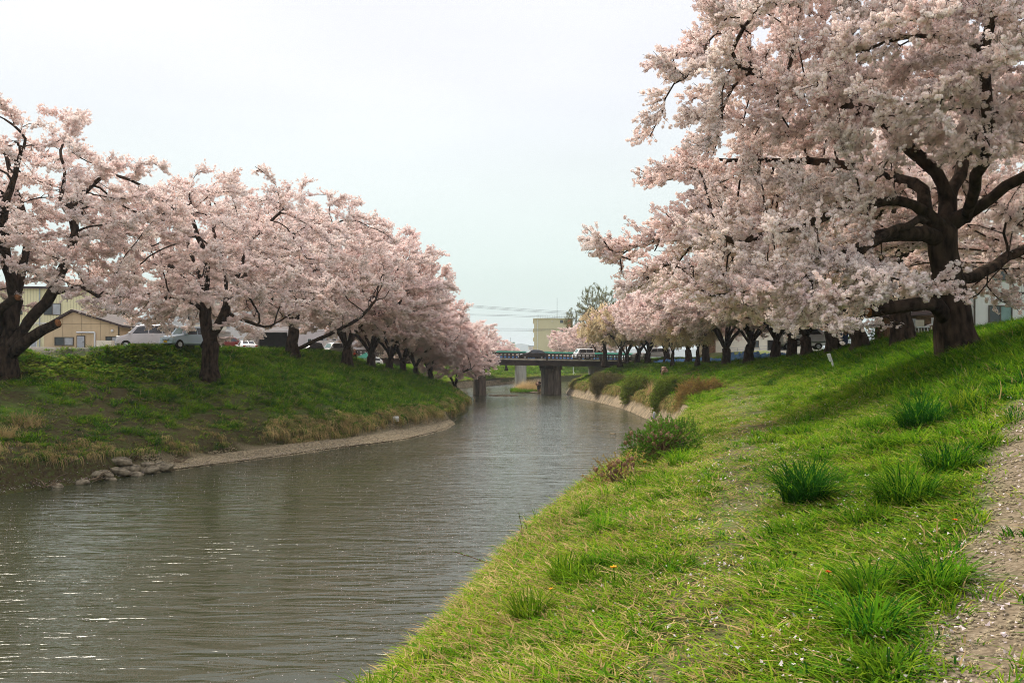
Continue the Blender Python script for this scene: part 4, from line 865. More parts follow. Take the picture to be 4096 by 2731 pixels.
for i, (px, py, lb) in enumerate([(1640, 2430, 'tuft of long grass leaning over the water, lowest of the edge tufts'), (1790, 2330, 'spiky tuft on the water edge just above the lowest one'), (2330, 2070, 'tuft of long grass on the water edge below the small straggly shrub'), (2420, 2000, 'uppermost tuft of long grass on the water edge')]): tussock(px, py, lb, 60 + i, .34, .13, 150, (7, 4, 1, 3), lean=1.0)
# flowers
def flower(px, py, label, mat, sc=1., D=None):
    p = ground(px, py); r_ = thing('dandelion', label, 'flower', p)
    mb = MB().tube([(0, 0, 0), (.005, 0, .05), (.0, .005, .10)], .0028, 5); mb.build('stem', M['leaf_bright'], r_)
    rr = random.Random(int(px)); mb = MB()
    for k in range(26):
        a = rr.uniform(0, 6.28); t = rr.uniform(.1, .7); d = Vector((math.cos(a) * math.cos(t), math.sin(a) * math.cos(t), math.sin(t))); v = Vector((-math.sin(a), math.cos(a), 0)); c = Vector((0, .005, .10))
        mb.add([c, c + d * .012 + v * .004, c + d * .022, c + d * .012 - v * .004], [(0, 1, 2, 3)])
    mb.build('flower_head', mat, r_); r_.scale = (sc,) * 3
    return r_
for px, py, lb, m_, s_ in [(2455, 2352, 'yellow dandelion in the dry grass near the bottom middle', 'dandelion', 1.6), (2205, 2410, 'small yellow dandelion between the waterside tussocks', 'dandelion', 1.1), (2803, 1775, 'yellow dandelion right of the hydrangea bush', 'dandelion', 1.7),
                           (2580, 1888, 'yellow dandelion below the hydrangea bush', 'dandelion', 1.7), (3315, 2368, 'orange flower low on the near right bank', 'orange_flower', 1.2), (4045, 1457, 'dandelion in tall grass at the right edge', 'dandelion', 1.6), (3822, 2137, 'orange flower beside the path', 'orange_flower', 1.0)]:
    flower(px, py, lb, M[m_], s_)
def weed(px, py, label, seed, s):
    p = ground(px, py); rr = random.Random(seed); r_ = thing('broadleaf_weed', label, 'weed', p, group='broad leaved weeds in the grass')
    me = None
    for k in range(8):
        a = k * .785 + rr.uniform(-.2, .2); L_ = s * rr.uniform(.7, 1.1); mb = MB(); vs = []; N_ = 5
        for i in range(N_ + 1):
            t = i / N_; ww = L_ * .20 * math.sin(math.pi * min(1, t * .92 + .06)) ; h_ = L_ * (.35 * t - .38 * t * t) + .01; d = L_ * t
            vs += [(d, -ww, h_ + ww * .3), (d, 0, h_), (d, ww, h_ + ww * .3)]
        mb.add(vs, [(3 * i + j, 3 * i + 3 + j, 3 * i + 4 + j, 3 * i + 1 + j) for i in range(N_) for j in (0, 1)])
        o = mb.build('leaf', M['leaf_bright'] if k % 3 else M['leaf'], r_); o.rotation_euler = (0, 0, a)
weed(3225, 2225, 'flat rosette weed with yellow edged leaves on the near bank', 1, .20); weed(3340, 2395, 'dark leaved rosette weed around the orange flower', 2, .17); weed(3600, 2085, 'rosette weed beside the widest tussock', 3, .18); weed(3720, 1730, 'bright rosette weed beside the path', 4, .24)
weed(3330, 2450, 'small reddish rosette weed near the bottom of the bank', 5, .14); weed(3830, 2290, 'rosette weed touching the gravel path', 6, .16)
def budding_stem(pts, label):
    r_ = thing('leafy_sprig', label, 'sprig', pts[0], group='leafy sprigs over the water'); q = [Vector(p) - Vector(pts[0]) for p in pts]
    MB().tube(q, .006, 4).build('stem', M['wood'], r_); rr = random.Random(len(label)); mb = MB()
    for i in range(len(q) - 1):
        for k in range(14):
            if i == 0 and k < 7: continue
            c = q[i].lerp(q[i + 1], rr.random()); a = rr.uniform(0, 6.28); d = Vector((math.cos(a), math.sin(a), .8)).normalized(); v = d.cross(Vector((0, 0, 1))).normalized(); s = rr.uniform(.018, .034)
            mb.add([c, c + d * s * .5 + v * s * .35, c + d * s, c + d * s * .5 - v * s * .35], [(0, 1, 2, 3)])
    mb.build('leaf_cluster', M['leaf_bright'], r_)['kind'] = 'stuff'
budding_stem([P(2090, 2160, 12), P(2085, 2100, 12), P(2075, 2050, 12)], 'upright leafy sprig over the water, tallest of three')
budding_stem([P(2120, 2150, 12), P(2150, 2095, 12), P(2178, 2065, 12)], 'leafy sprig slanting right over the water')
budding_stem([P(1950, 2250, 10), P(1880, 2225, 10), P(1812, 2205, 10)], 'leafy sprig reaching left low over the water')
budding_stem([P(2130, 2140, 12), P(2110, 2120, 12), P(2095, 2085, 12)], 'short leafy sprig between the two taller ones')

# ------------------------------------------------------------------ shrubs
def sprig_mesh(seed, n, L_, ls, mat, stem):
    rr = random.Random(seed); mb = MB(); pts = [Vector((0, 0, 0))]; d = Vector((1, 0, 0))
    for i in range(3): d = (d + Vector((rr.uniform(-.2, .2), rr.uniform(-.2, .2), rr.uniform(-.2, .2)))).normalized(); pts.append(pts[-1] + d * L_ / 3)
    mb.tube(pts, .004, 3, 1, False)
    for k in range(n):
        t = rr.random() * 2.99; i = int(t); c = pts[i].lerp(pts[i + 1], t - i); u = Vector((rr.gauss(.5, 1), rr.gauss(0, 1), rr.gauss(0, 1))).normalized(); v = u.orthogonal().normalized(); s = ls * rr.uniform(.6, 1.2)
        mb.add([c, c + u * s * .5 + v * s * .33, c + u * s, c + u * s * .5 - v * s * .33], [(0, 1, 2, 3)], 0)
    return mb.mesh('sprig', [mat, stem])
GS = {k: proto_group('sprig_' + k, [sprig_mesh(i, n, L_, ls, M[m_], M['wood']) for i in range(3)]) for k, (m_, n, L_, ls) in
      {'green': ('leaf', 22, .34, .06), 'brown': ('leaf_brown', 20, .34, .045), 'dull': ('leaf_dark', 22, .36, .05), 'fresh': ('leaf_bright', 14, .22, .05)}.items()}
def shrub(c, lobes, kind, label, n, seed, stems=14, sc=1.0, heads=None, name='shrub', stemmat=None):
    """lobes: ellipsoids (dx,dy,dz,rx,ry,rz); stems fan out from the base to them"""
    rs = np.random.RandomState(seed); r_ = thing(name, label, 'shrub', c); pos = []; dr_ = []
    vol = np.array([l[3] * l[4] * l[5] for l in lobes]); vol = vol / vol.sum()
    for l, f in zip(lobes, vol):
        m = max(4, int(n * f)); q = rs.normal(0, 1, (m, 3)); q /= np.linalg.norm(q, axis=1, keepdims=True); rad = rs.uniform(.35, 1, (m, 1)) ** .6 * (1 + .35 * (fbm(q[:, :1] * 2.2 + 7, q[:, 2:] * 2.2 + q[:, 1:2], seed, 3) - .5) * 2)
        pos.append(q * rad * [l[3], l[4], l[5]] + [l[0], l[1], l[2]]); dr_.append(q + rs.normal(0, .4, (m, 3)) + [0, 0, .4])
    pos = np.concatenate(pos); d = np.concatenate(dr_); ok = pos[:, 2] > -1.2; pos, d = pos[ok], d[ok]
    mb = MB()
    for k in range(stems):
        e = pos[rs.randint(len(pos))]; m_ = e * .5 + rs.normal(0, .08, 3) + [0, 0, .1]; mb.tube([(rs.normal(0, .1), rs.normal(0, .1), -.1), tuple(m_), tuple(e)], [.018, .012, .005], 4)
    mb.build('stems', stemmat or M['wood'], r_)['kind'] = 'stuff'
    scatter('foliage', GS[kind], pts_mesh('foliage', pos, dir_euler(d, rs.uniform(0, 6.28, len(pos))), rs.uniform(.7, 1.3, len(pos)) * sc, rs.randint(0, 3, len(pos))), r_)
    return r_, pos
def onwall(px, D, top=True, off=1.4):
    y = D; x = float(xr(y)) + off; return Vector((x, y, hz(x, y)))
c = onwall(0, 113); shrub(c, [(-.2, 0, .55, 1.5, 1.8, 1.15), (1.5, -1, .5, 1.4, 1.4, .95), (-.6, -.5, -.2, .9, 1.2, .8)], 'dull', 'dull grey brown shrub on the river wall nearest the bridge', 2600, 1, sc=1.5)
c = onwall(0, 94); shrub(c, [(0, 0, .55, 1.4, 1.7, 1.1), (-.6, 0, -.4, .9, 1.4, .9), (1.1, .5, .6, 1.1, 1.2, .8)], 'green', 'yellow green shrub spilling down the river wall, left of the tallest dry stalks', 2400, 2, sc=1.3)
c = onwall(0, 74); shrub(c, [(.1, 0, .65, 1.3, 1.4, 1.15), (-.5, -.2, -.2, 1.0, 1.1, 1.0), (1.1, 0, .95, .8, 1, .8), (-.8, -.5, -1.0, .5, .6, .6)], 'green', 'dense green shrub hanging over the river wall to the waterline', 3800, 3, sc=1.1)
c = onwall(0, 60, off=1.8); s_, pos = shrub(c, [(.2, 0, .35, 1.1, 1.2, .75), (1.2, -.6, .2, 1.0, 1.1, .85), (-.3, -.4, -.3, .8, .9, .7)], 'brown', 'russet brown shrub with dead flower heads at the wall corner', 3400, 4, sc=1.05)
def flower_heads(root, pos, n, seed, r0, zmin):
    rs = np.random.RandomState(seed); cand = pos[pos[:, 2] > zmin]; cand = cand[rs.permutation(len(cand))[:n]]
    for p in cand:
        mb = MB(); rr = random.Random(int(abs(p[0]) * 999)); mb.blob((0, 0, 0), (r0 * .8,) * 3, 7, 5)
        for k in range(26):
            q = Vector((rr.gauss(0, 1), rr.gauss(0, 1), rr.gauss(0, 1))).normalized(); u = q.orthogonal().normalized(); v = q.cross(u); o = q * r0 * rr.uniform(.7, 1); s = r0 * .38
            mb.add([o + u * s, o + v * s, o - u * s, o - v * s], [(0, 1, 2, 3)])
        h = mb.build('dead_flower_head', M['dead_head'], root); h.location = tuple(Vector(p) + Vector((0, 0, .04)))
flower_heads(s_, pos, 34, 5, .08, .45)
# hydrangea bush on the near bank
hb = ground(2640, 1842); s2, pos = shrub(hb, [(0, 0, .42, .62, .7, .42), (.55, .25, .52, .55, .6, .42), (-.6, -.1, .34, .4, .45, .32), (.1, .4, .68, .4, .45, .30)], 'fresh', 'hydrangea bush with fresh green leaves and brown dead flower heads at the water edge', 1300, 6, stems=150, sc=.68, name='hydrangea_bush')
flower_heads(s2, pos[pos[:, 0] < .6], 60, 7, .062, .38); s2.scale = (.72, .72, .80)
hb = ground(2500, 1935); s3, pos = shrub(hb, [(0, 0, .22, .4, .35, .22), (-.3, 0, .1, .3, .3, .2)], 'brown', 'small straggly shrub of dead stalks just below the hydrangea bush', 90, 8, stems=26, sc=.6); flower_heads(s3, pos, 12, 8, .045, .12)
# tall dry stalks
def reeds(c, n, seed, label, L0, L1, spread, mat='reed', name='dry_reeds', lean=.5, cat='reeds'):
    rr = random.Random(seed); mb = MB()
    for k in range(n):
        a = rr.uniform(0, 6.28); q = math.sqrt(rr.random()); p = Vector((spread[0] * q * math.cos(a), spread[1] * q * math.sin(a), -.1)); d = Vector((rr.gauss(0, lean), rr.gauss(0, lean), 1)).normalized(); L_ = rr.uniform(L0, L1); wd = .018; pts = [p]
        for i in range(3): d = (d + Vector((rr.gauss(0, .12), rr.gauss(0, .12), -.16 * i * lean))).normalized(); pts.append(pts[-1] + d * L_ / 3)
        v = Vector((-math.sin(a), math.cos(a), 0)); o = len(mb.v)
        for i, w_ in enumerate((1, .8, .5)): mb.v += [tuple(pts[i] - v * wd * w_), tuple(pts[i] + v * wd * w_)]
        mb.v.append(tuple(pts[3]))
        mb.f += [(o, o + 1, o + 3, o + 2), (o + 2, o + 3, o + 5, o + 4), (o + 4, o + 5, o + 6)]; mb.m += [0, 0, 0]
    ob = mb.build(name, M[mat]); ob.location = c; tag(ob, label, cat); return ob
reeds(onwall(0, 84), 110, 1, 'tall dry pampas stalks on the river wall between two green shrubs', .6, 2.2, (.6, .6), lean=.3)
for i, (px, py, D, n, sp_) in enumerate([(2128, 1560, 148, 2200, (2.2, 2.5)), (2098, 1552, 152, 900, (1.6, 2.0)), (2165, 1560, 150, 700, (1.2, 1.5))]):
    x = LX(px, D); reeds((x, D, .15), n, 20 + i, ['broad heap of bent dead reeds on the islet under the bridge', 'left edge of the dead reeds on the islet, lower and thinner', 'dead reeds on the islet beside the standing angler'][i], .9, 2.6, sp_, lean=.75)
def islet():
    mb = MB(); c = Vector((LX(2118, 150), 150, 0)); mb.blob((0, 0, 0), (3.3, 6.5, .42), 22, 8, 0, .08, 2); o = mb.build('islet', M['driftwood'], smooth=True); o.location = c; tag(o, kind='structure')
    rs = np.random.RandomState(5); n = 900; q = rs.uniform(.2, 1, n) ** .5; a = rs.uniform(0, 6.28, n); x = c.x - .6 + 2.6 * q * np.cos(a); y = c.y + 6.0 * q * np.sin(a)
    tag(scatter('grass', G_grass, pts_mesh('grass', np.stack([x, y, .30 * (1 - q * .8)], 1), np.stack([a * 0, a * 0, a], 1), rs.uniform(1.5, 3, n), rs.choice([3, 2, 0], n))), 'fresh green grass on the islet of dead reeds', 'grass')
islet()
def leafcover():
    ms = [leafy_mesh(i, 12, .22, .17, M['leaf'], .28) for i in (1, 2)] + [leafy_mesh(3, 12, .22, .15, M['leaf_bright'], .25)]
    G = proto_group('broad_leaf', ms); rs = np.random.RandomState(8); n = 4200; px = rs.uniform(60, 790, n); D = rs.uniform(44, 66, n); x = (px - 2048) / F * D; dl = xl(D) - x
    ok = (dl > 12.3 + 2 * (fbm(x, D, 4, 2) - .2)) & (dl < 18.3) & (rs.uniform(0, 1, n) < np.clip((fbm(x * .8, D * .8, 6, 3) - .36) * 6, 0, 1)); x, y = x[ok], D[ok]
    tag(scatter('ground_cover', G, pts_mesh('ground_cover', np.stack([x, y, height(x, y)], 1), np.stack([x * 0, x * 0, rs.uniform(0, 6.28, len(x))], 1), rs.uniform(.7, 1.4, len(x)), rs.randint(0, 3, len(x)))), 'broad leaved plants along the crest of the left bank', 'plants')
leafcover()

# ------------------------------------------------------------------ concrete river walls
def river_wall(side, y0, y1, step, label, zt, off0, off1, mat):
    r_ = thing('retaining_wall', label, 'river wall', (0, 0, 0)); y = y0; k = 0; rr = random.Random(3)
    while y < y1:
        st = step * (1 + y / 90 * .4); ya, yb = y + .03, min(y + st - .03, y1); mb = MB(); n = 4; vs = []
        f = xr if side > 0 else xl; pr = rr.uniform(-.02, .03)
        for i in range(n + 1):
            yy = ya + (yb - ya) * i / n; b = float(f(yy)); sl = float(f(yy + 1) - f(yy - 1)) / 2; cs = math.sqrt(1 + sl * sl); nn = Vector((1, -sl, 0)).normalized() * side
            base = Vector((b, yy, 0)); t = (2.2 - .6 * min(max((y - 55) / 25, 0), 1) if side > 0 else zt) + pr
            for o_, z_ in ((off0 - .10, -.5), (off0 - .10 + .02, .05), (off0 - .02, .14), (off1 - .06, t), (off1 + .22, t + .01), (off1 + .24, -.3)): 
                q = base + nn * (o_ + pr); vs.append((q.x, q.y, z_))
        m_ = 6; fs = [(i * m_ + j, (i + 1) * m_ + j, (i + 1) * m_ + j + 1, i * m_ + j + 1) for i in range(n) for j in range(m_ - 1)] + [tuple(range(m_)), tuple(n * m_ + j for j in reversed(range(m_)))]
        mb.add(vs, fs); mb.build('concrete_slab', mat, r_); y += st; k += 1
    return r_
river_wall(1, -8, 158, 2.6, 'sloping concrete slab wall along the right waterline', 1.72, 0, 1.05, M['concrete_wet'])
river_wall(-1, 141, 236, 3.5, 'low concrete wall round the far left bend beyond the bridge', 1.45, 0, .35, M['concrete_wet'])
# ------------------------------------------------------------------ bridges
def bridge():
    A = Vector((-34, 131, 0)); B = Vector((18.6, 141.5, 0)); L_ = (B - A).length; yaw = math.atan2(B.y - A.y, B.x - A.x); slope = -.016
    r_ = thing('road_bridge', 'low concrete road bridge with dark girders and a post and rail parapet', 'bridge', (A.x, A.y, 0), yaw)
    def zt(t): return 5.62 + slope * (t - 32)          # road surface over distance t from the left end
    N_ = 8
    def strip(name, y0, y1, dz0, dz1, mat, t0=0, t1=L_):
        mb = MB(); vs = []
        for i in range(N_ + 1):
            t = t0 + (t1 - t0) * i / N_; z = zt(t); vs += [(t, y0, z + dz0), (t, y1, z + dz0), (t, y1, z + dz1), (t, y0, z + dz1)]
        fs = [(4 * i + a, 4 * i + b, 4 * i + 4 + b, 4 * i + 4 + a) for i in range(N_) for a, b in ((0, 1), (1, 2), (2, 3), (3, 0))] + [(0, 3, 2, 1), (4 * N_, 4 * N_ + 1, 4 * N_ + 2, 4 * N_ + 3)]
        mb.add(vs, fs); return mb.build(name, mat, r_)
    strip('deck', -3.4, 3.4, -.34, -.02, M['asphalt']); strip('edge_beam', -3.62, -3.403, -.16, .06, M['bridge_edge']); strip('edge_beam', 3.403, 3.62, -.16, .06, M['bridge_edge'])
    strip('service_pipe', -3.78, -3.63, -.34, -.20, M['bridge_dark'])
    for y in (-3.35, -1.1, 1.1, 3.2): strip('girder', y - .16, y + .16, -.95, -.343, M['bridge_dark'])
    strip('girder_flange', -3.6, -3.1, -1.0, -.953, M['bridge_dark'])
    for s_ in (-1, 1):
        y = 3.5 * s_
        for dz, w_, h_ in ((.88, .18, .13), (.50, .12, .09), (.09, .2, .10)): strip('rail', y - w_ / 2, y + w_ / 2, dz - h_ / 2, dz + h_ / 2, M['bridge_dark'])
        pm = MB().box(-.07, .07, -.06, .06, .05, .84).mesh('rail_post', [M['bridge_dark']]); pb = MB().box(-.17, .17, -.13, .13, -.14, .99).mesh('rail_post', [M['bridge_dark']])
        t = .4; k = 0
        while t < L_ - .2:
            o = obj('rail_post', pb if k % 14 == 7 else pm, r_); o.location = (t, y, zt(t)); t += .62; k += 1
    # piers, in the bridge's own axes
    def pier(t, ws, wn, z1, mat, yh=2.4, wide=None):
        mb = MB(); vs = []
        for z, w_, d_ in ((-1.2, ws, yh), (.0, ws, yh), (z1, wn, yh * .92), (z1 + .02, wn + .22, yh), (z1 + .42, wn + .30, yh + .2)):
            vs += [(t - w_ / 2, -d_, z), (t - w_ * .33, -d_ - .25, z), (t + w_ * .33, -d_ - .25, z), (t + w_ / 2, -d_, z), (t + w_ / 2, d_, z), (t - w_ / 2, d_, z)]
        fs = [(6 * i + j, 6 * i + (j + 1) % 6, 6 * i + 6 + (j + 1) % 6, 6 * i + 6 + j) for i in range(4) for j in range(6)] + [tuple(range(5, -1, -1)), tuple(range(24, 30))]
        mb.add(vs, fs); mb.build('pier', mat, r_)
    def tof(px): # distance along the bridge for a photo column, near face
        for t in np.arange(0, L_, .05):
            q = A + (B - A).normalized() * t + Vector((math.sin(yaw), -math.cos(yaw), 0)) * 2.6
            if 2048 + F * q.x / q.y >= px: return float(t)
    pier(tof(1928), 1.42, 1.02, zt(28) - 1.45, M['concrete_dark'])
    t2 = tof(2222)
    mb = MB(); mb.tube([(t2 + .42, -2.2, -1.2), (t2 + .42, -2.2, 3.9)], [.62, .55], 20); mb.tube([(t2 + .42, -2.2, 3.9), (t2 + .42, -2.2, 4.62)], [.72, .72], 20); mb.build('pier_column', M['concrete_dark'], r_, True).modifiers.new('edge', 'EDGE_SPLIT')
    mb = MB(); mb.box(t2 - 1.0, t2 + .5, -1.9, 2.2, -1.2, 4.0); mb.build('pier', M['concrete_dark'], r_)
    mb = MB(); mb.box(t2 - 1.45, t2 + .9, -2.3, 2.4, 4.0, 4.58); mb.build('pier_cap', M['bridge_dark'], r_)
    mb = MB(); mb.tube([(t2 - 1.05, 1.2, -1.2), (t2 - 1.05, 1.2, 4.0)], [.42, .40], 16); mb.build('pier_column', M['concrete_pale'], r_, True)
    mb = MB(); mb.box(L_ - 5.6, L_ - 2.0, -3.0, 3.0, 2.4, zt(L_ - 3) - 1.0); mb.build('abutment', M['concrete_pale'], r_)
    mb = MB(); mb.box(L_ - 2, L_ + 1.6, -3.5, 3.5, 3.0, zt(L_) - .35); mb.build('abutment', M['bridge_edge'], r_)
    mb = MB(); mb.box(L_ + .2, L_ + 1.4, -3.75, -3.2, 4.6, zt(L_) + 1.05); mb.build('end_pillar', M['bridge_edge'], r_)
    mb = MB(); mb.box(-1.5, 1.5, -3.5, 3.5, 2.0, zt(0) - .35); mb.build('abutment', M['bridge_edge'], r_)
    return A, yaw, zt, tof, L_
bA, bYaw, bz, btof, bL = bridge()
def on_bridge(px, ly=-1.6):
    t = btof(px); q = Vector((bA.x, bA.y, 0)) + Vector((math.cos(bYaw), math.sin(bYaw), 0)) * t + Vector((-math.sin(bYaw), math.cos(bYaw), 0)) * ly
    return Vector((q.x, q.y, bz(t) - .02))
def footbridge():
    A = Vector((-45, 158, 0)); B = Vector((27, 172, 0)); L_ = (B - A).length; yaw = math.atan2(B.y - A.y, B.x - A.x)
    r_ = thing('foot_bridge', 'second bridge behind with a teal green railing and a round pale pier', 'bridge', (A.x, A.y, 0), yaw)
    def z(t): return 6.1 - .014 * (t - 45)
    def bar(name, y0, y1, a, b, mat): 
        mb = MB(); mb.add([(t, y, z(t) + d) for t in (0, L_) for y, d in ((y0, a), (y1, a), (y1, b), (y0, b))], [(0, 1, 5, 4), (1, 2, 6, 5), (2, 3, 7, 6), (3, 0, 4, 7), (3, 2, 1, 0), (4, 5, 6, 7)]); return mb.build(name, mat, r_)
    bar('deck', -1.5, 1.5, -.45, .0, M['bridge_edge']); bar('girder', -1.3, -.9, -1.05, -.453, M['bridge_dark']); bar('girder', .9, 1.3, -1.05, -.453, M['bridge_dark'])
    bar('blue_band', -1.62, -1.503, -.32, .10, M['bluepaint'])
    for y in (-1.45, 1.45):
        bar('railing', y - .05, y + .05, .98, 1.10, M['teal']); bar('railing', y - .02, y + .02, .62, .96, M['teal']); bar('railing', y - .03, y + .03, .25, .31, M['teal'])
        pm = MB().box(-.06, .06, -.05, .05, 0, 1.06).mesh('railing_post', [M['teal']]); t = .5
        while t < L_: o = obj('railing_post', pm, r_); o.location = (t, y, z(t)); t += 1.9
    q = Vector(P(2062, 1545, 172)); mb = MB(); c = Matrix.Rotation(-yaw, 3, 'Z') @ Vector((q.x - A.x, q.y - A.y, 0)); c.y = 0
    mb.tube([(c.x, c.y, -1), (c.x, c.y, 5.0)], 1.12, 28); mb.build('pier', M['concrete_pale'], r_, True).modifiers.new('edge', 'EDGE_SPLIT')
footbridge()

# ------------------------------------------------------------------ vehicles: bodies lofted from side profiles
PROF = {  # x from front (0) to rear (1): (x, top z as share of height, half width share)
 'kei': [(0, .42, .80), (.02, .50, .92), (.10, .56, .97), (.24, .60, 1), (.27, .62, 1), (.40, .95, 1), (.48, .99, 1), (.80, 1., 1), (.93, .97, .98), (.985, .62, .96), (1, .45, .9)],
 'van': [(0, .38, .80), (.02, .46, .92), (.10, .54, .97), (.16, .58, 1), (.18, .60, 1), (.31, .94, 1), (.40, .99, 1), (.85, 1., 1), (.96, .96, .98), (.99, .60, .97), (1, .40, .92)],
 'hatch': [(0, .40, .75), (.02, .48, .90), (.12, .58, .97), (.26, .64, 1), (.29, .66, 1), (.43, .96, 1), (.52, 1., 1), (.74, .98, 1), (.86, .90, .98), (.965, .66, .95), (1, .45, .88)],
 'saloon': [(0, .40, .75), (.02, .47, .90), (.14, .56, .97), (.28, .61, 1), (.31, .63, 1), (.43, .95, 1), (.50, 1., 1), (.66, .98, 1), (.80, .70, 1), (.83, .67, .99), (.975, .64, .94), (1, .46, .88)],
 'kvan': [(0, .40, .88), (.015, .46, .95), (.05, .56, .98), (.08, .58, 1), (.09, .60, 1), (.19, .94, 1), (.26, .99, 1), (.90, 1., 1), (.975, .98, .98), (.99, .60, .98), (1, .40, .95)]}
def car(kind, label, L_, W_, H_, col, loc, rz, plate=None, group=None, name='parked_car', cat='car', text=None, rear_plate=None):
    """front points along -X of the car; loc = centre on the ground"""
    r_ = thing(name, label, cat, loc, rz, group); pf = PROF[kind]; belt = .60 * H_; hw = W_ / 2; secs = []
    for x, zt_, ws in pf:
        zt2 = zt_ * H_; w_ = hw * ws; zb = .17 * H_ if .06 < x < .94 else .22 * H_; top = zt2 > belt + .12
        wt = w_ - .05 - (max(zt2 - belt, 0)) * .26; bl = belt if top else zt2 - .05
        secs.append([(0, zb), (w_ * .86, zb), (w_, zb + .10), (w_ * 1.0, .42 * H_ if zt2 > .45 * H_ else zb + .15), (w_ - .025, bl), (wt, zt2 - (.06 if top else .015)), (wt - (.14 if top else .25), zt2), (0, zt2 + .015)])
    xs = [(x - .5) * L_ for x, _, _ in pf]; vs = []; K = 8
    for x, s_ in zip(xs, secs):
        vs += [(x, -a, b) for a, b in s_] + [(x, a, b) for a, b in s_[1:-1][::-1]]
    M_ = 2 * K - 2; fs = [(i * M_ + j, i * M_ + (j + 1) % M_, (i + 1) * M_ + (j + 1) % M_, (i + 1) * M_ + j) for i in range(len(xs) - 1) for j in range(M_)] + [tuple(range(M_))[::-1], tuple((len(xs) - 1) * M_ + j for j in range(M_))]
    b = MB().add(vs, fs).build('body', col, r_, True); b.modifiers.new('edge', 'EDGE_SPLIT').split_angle = R(42)
    def pt(i, f, v, side):                                   # point on the loft: station i + f, section position v
        j = int(v); t = v - j
        def q(s_): a = s_[j]; c_ = s_[min(j + 1, 7)]; return (a[0] + (c_[0] - a[0]) * t, a[1] + (c_[1] - a[1]) * t)
        a = q(secs[i]); c_ = q(secs[min(i + 1, len(secs) - 1)]); x = xs[i] + (xs[min(i + 1, len(xs) - 1)] - xs[i]) * f
        return Vector((x, side * (a[0] + (c_[0] - a[0]) * f), a[1] + (c_[1] - a[1]) * f))
    def patch(name_, corners, mat, out, th=.012):
        cs = [Vector(c_) for c_ in corners]; n = (cs[1] - cs[0]).cross(cs[2] - cs[0]).normalized(); n = n if n.dot(Vector(out)) > 0 else -n
        mb = MB(); mb.add([c_ + n * th for c_ in cs] + [c_ - n * .01 for c_ in cs], [(0, 1, 2, 3), (7, 6, 5, 4), (0, 4, 5, 1), (1, 5, 6, 2), (2, 6, 7, 3), (3, 7, 4, 0)]); return mb.build(name_, mat, r_)
    ia = 4; ib = 5; nr = len(pf)
    for s_ in (-1, 1):
        # side glass between belt (v=4) and roof edge (v=5)
        rear = {'saloon': 7, 'hatch': 8}.get(kind, 7 if kind != 'kvan' else 7); x0, x1 = xs[ib] - .05, xs[rear] + (0 if kind in ('saloon',) else .12 if kind == 'hatch' else -.03)
        if kind in ('kei', 'van', 'kvan'): x1 = xs[8] - .12
        def sp_(x, v):
            i = max(k for k in range(len(xs) - 1) if xs[k] <= x); return pt(i, (x - xs[i]) / (xs[i + 1] - xs[i]), v, s_)
        nw = 3 if kind in ('van',) else 2; cuts = np.linspace(x0, x1, nw + 1)
        for k in range(nw):
            a, c_ = cuts[k] + .04, cuts[k + 1] - .04; a_t = max(a, x0 + .20) if k == 0 else a
            patch('side_window', [sp_(a - (.22 if k == 0 else 0), 4.10), sp_(c_, 4.10), sp_(c_, 4.88), sp_(a_t, 4.88)], M['glassdark'], (0, s_, .2))
        m = MB(); m.box(-.07, .07, 0, .17, -.06, .08); o = m.build('wing_mirror', col, r_, bevel=.02); o.location = (xs[4] + .18, s_ * (hw - .02) if s_ > 0 else -hw - .14, belt + .06)
        m = MB(); m.box(-.08, .08, 0, .015, -.012, .012); o = m.build('door_handle', M['chrome'] if kind == 'van' else col, r_); o.location = ((xs[5] + xs[7]) / 2 - .05, s_ * (hw - .005) + (0 if s_ > 0 else -.015), belt - .10)
        # wheels
        for xw in (xs[0] + L_ * .165, xs[-1] - L_ * .185):
            wr = .29 if kind != 'kei' else .28
            m = MB(); m.tube([(0, -.10, 0), (0, .10, 0)], wr, 20); wh = m.build('wheel', M['tyre'], r_); wh.location = (xw, s_ * (hw - .085), wr)
            m = MB(); yo = s_ * .105; m.tube([(0, yo - .012, 0), (0, yo + .004, 0)], wr * .62, 14)
            for q in range(5): a = q * 1.2566; m.bar((0, yo + s_ * .008, 0), (math.cos(a) * wr * .6, yo + s_ * .008, math.sin(a) * wr * .6), .05, .02)
            m.build('rim', M['rim'], wh)
            m = MB(); n = 16; rr_ = wr + .055
            m.add([(math.cos(a) * rr_, 0, math.sin(a) * rr_) for a in np.linspace(-.3, math.pi + .3, n)] + [(math.cos(a) * rr_, .012, math.sin(a) * rr_) for a in np.linspace(-.3, math.pi + .3, n)], [tuple(range(n)), tuple(range(2 * n - 1, n - 1, -1))] + [(k, k + 1, n + k + 1, n + k) for k in range(n - 1)])
            o = m.build('wheel_arch', M['dark'], r_); o.location = (xw, s_ * (hw - .004) + (0 if s_ > 0 else -.012), wr)
        # lamps
        zl = .50 * H_ * (.93 if kind == 'saloon' else 1); x = xs[0]
        m = MB(); m.box(-.05, .16, -.17, .17, -.07, .07); o = m.build('headlight', M['lamp'], r_, bevel=.025); o.location = (x + .10, s_ * (hw * .68), zl - .02)
        o = MB().box(-.05, .05, -.13, .13, -.09, .09).build('tail_light', M['taillamp'], r_, bevel=.02); o.location = (xs[-1] - .07, s_ * (hw * .74), .55 * H_ if kind in ('saloon', 'hatch') else .48 * H_)
    patch('windscreen', [pt(ia, .08, 6.02, -1), pt(ia, .08, 6.02, 1), pt(ia, .93, 6.02, 1), pt(ia, .93, 6.02, -1)], M['glassgreen'], (-1, 0, 1))
    jr = nr - 3 if kind != 'saloon' else 7
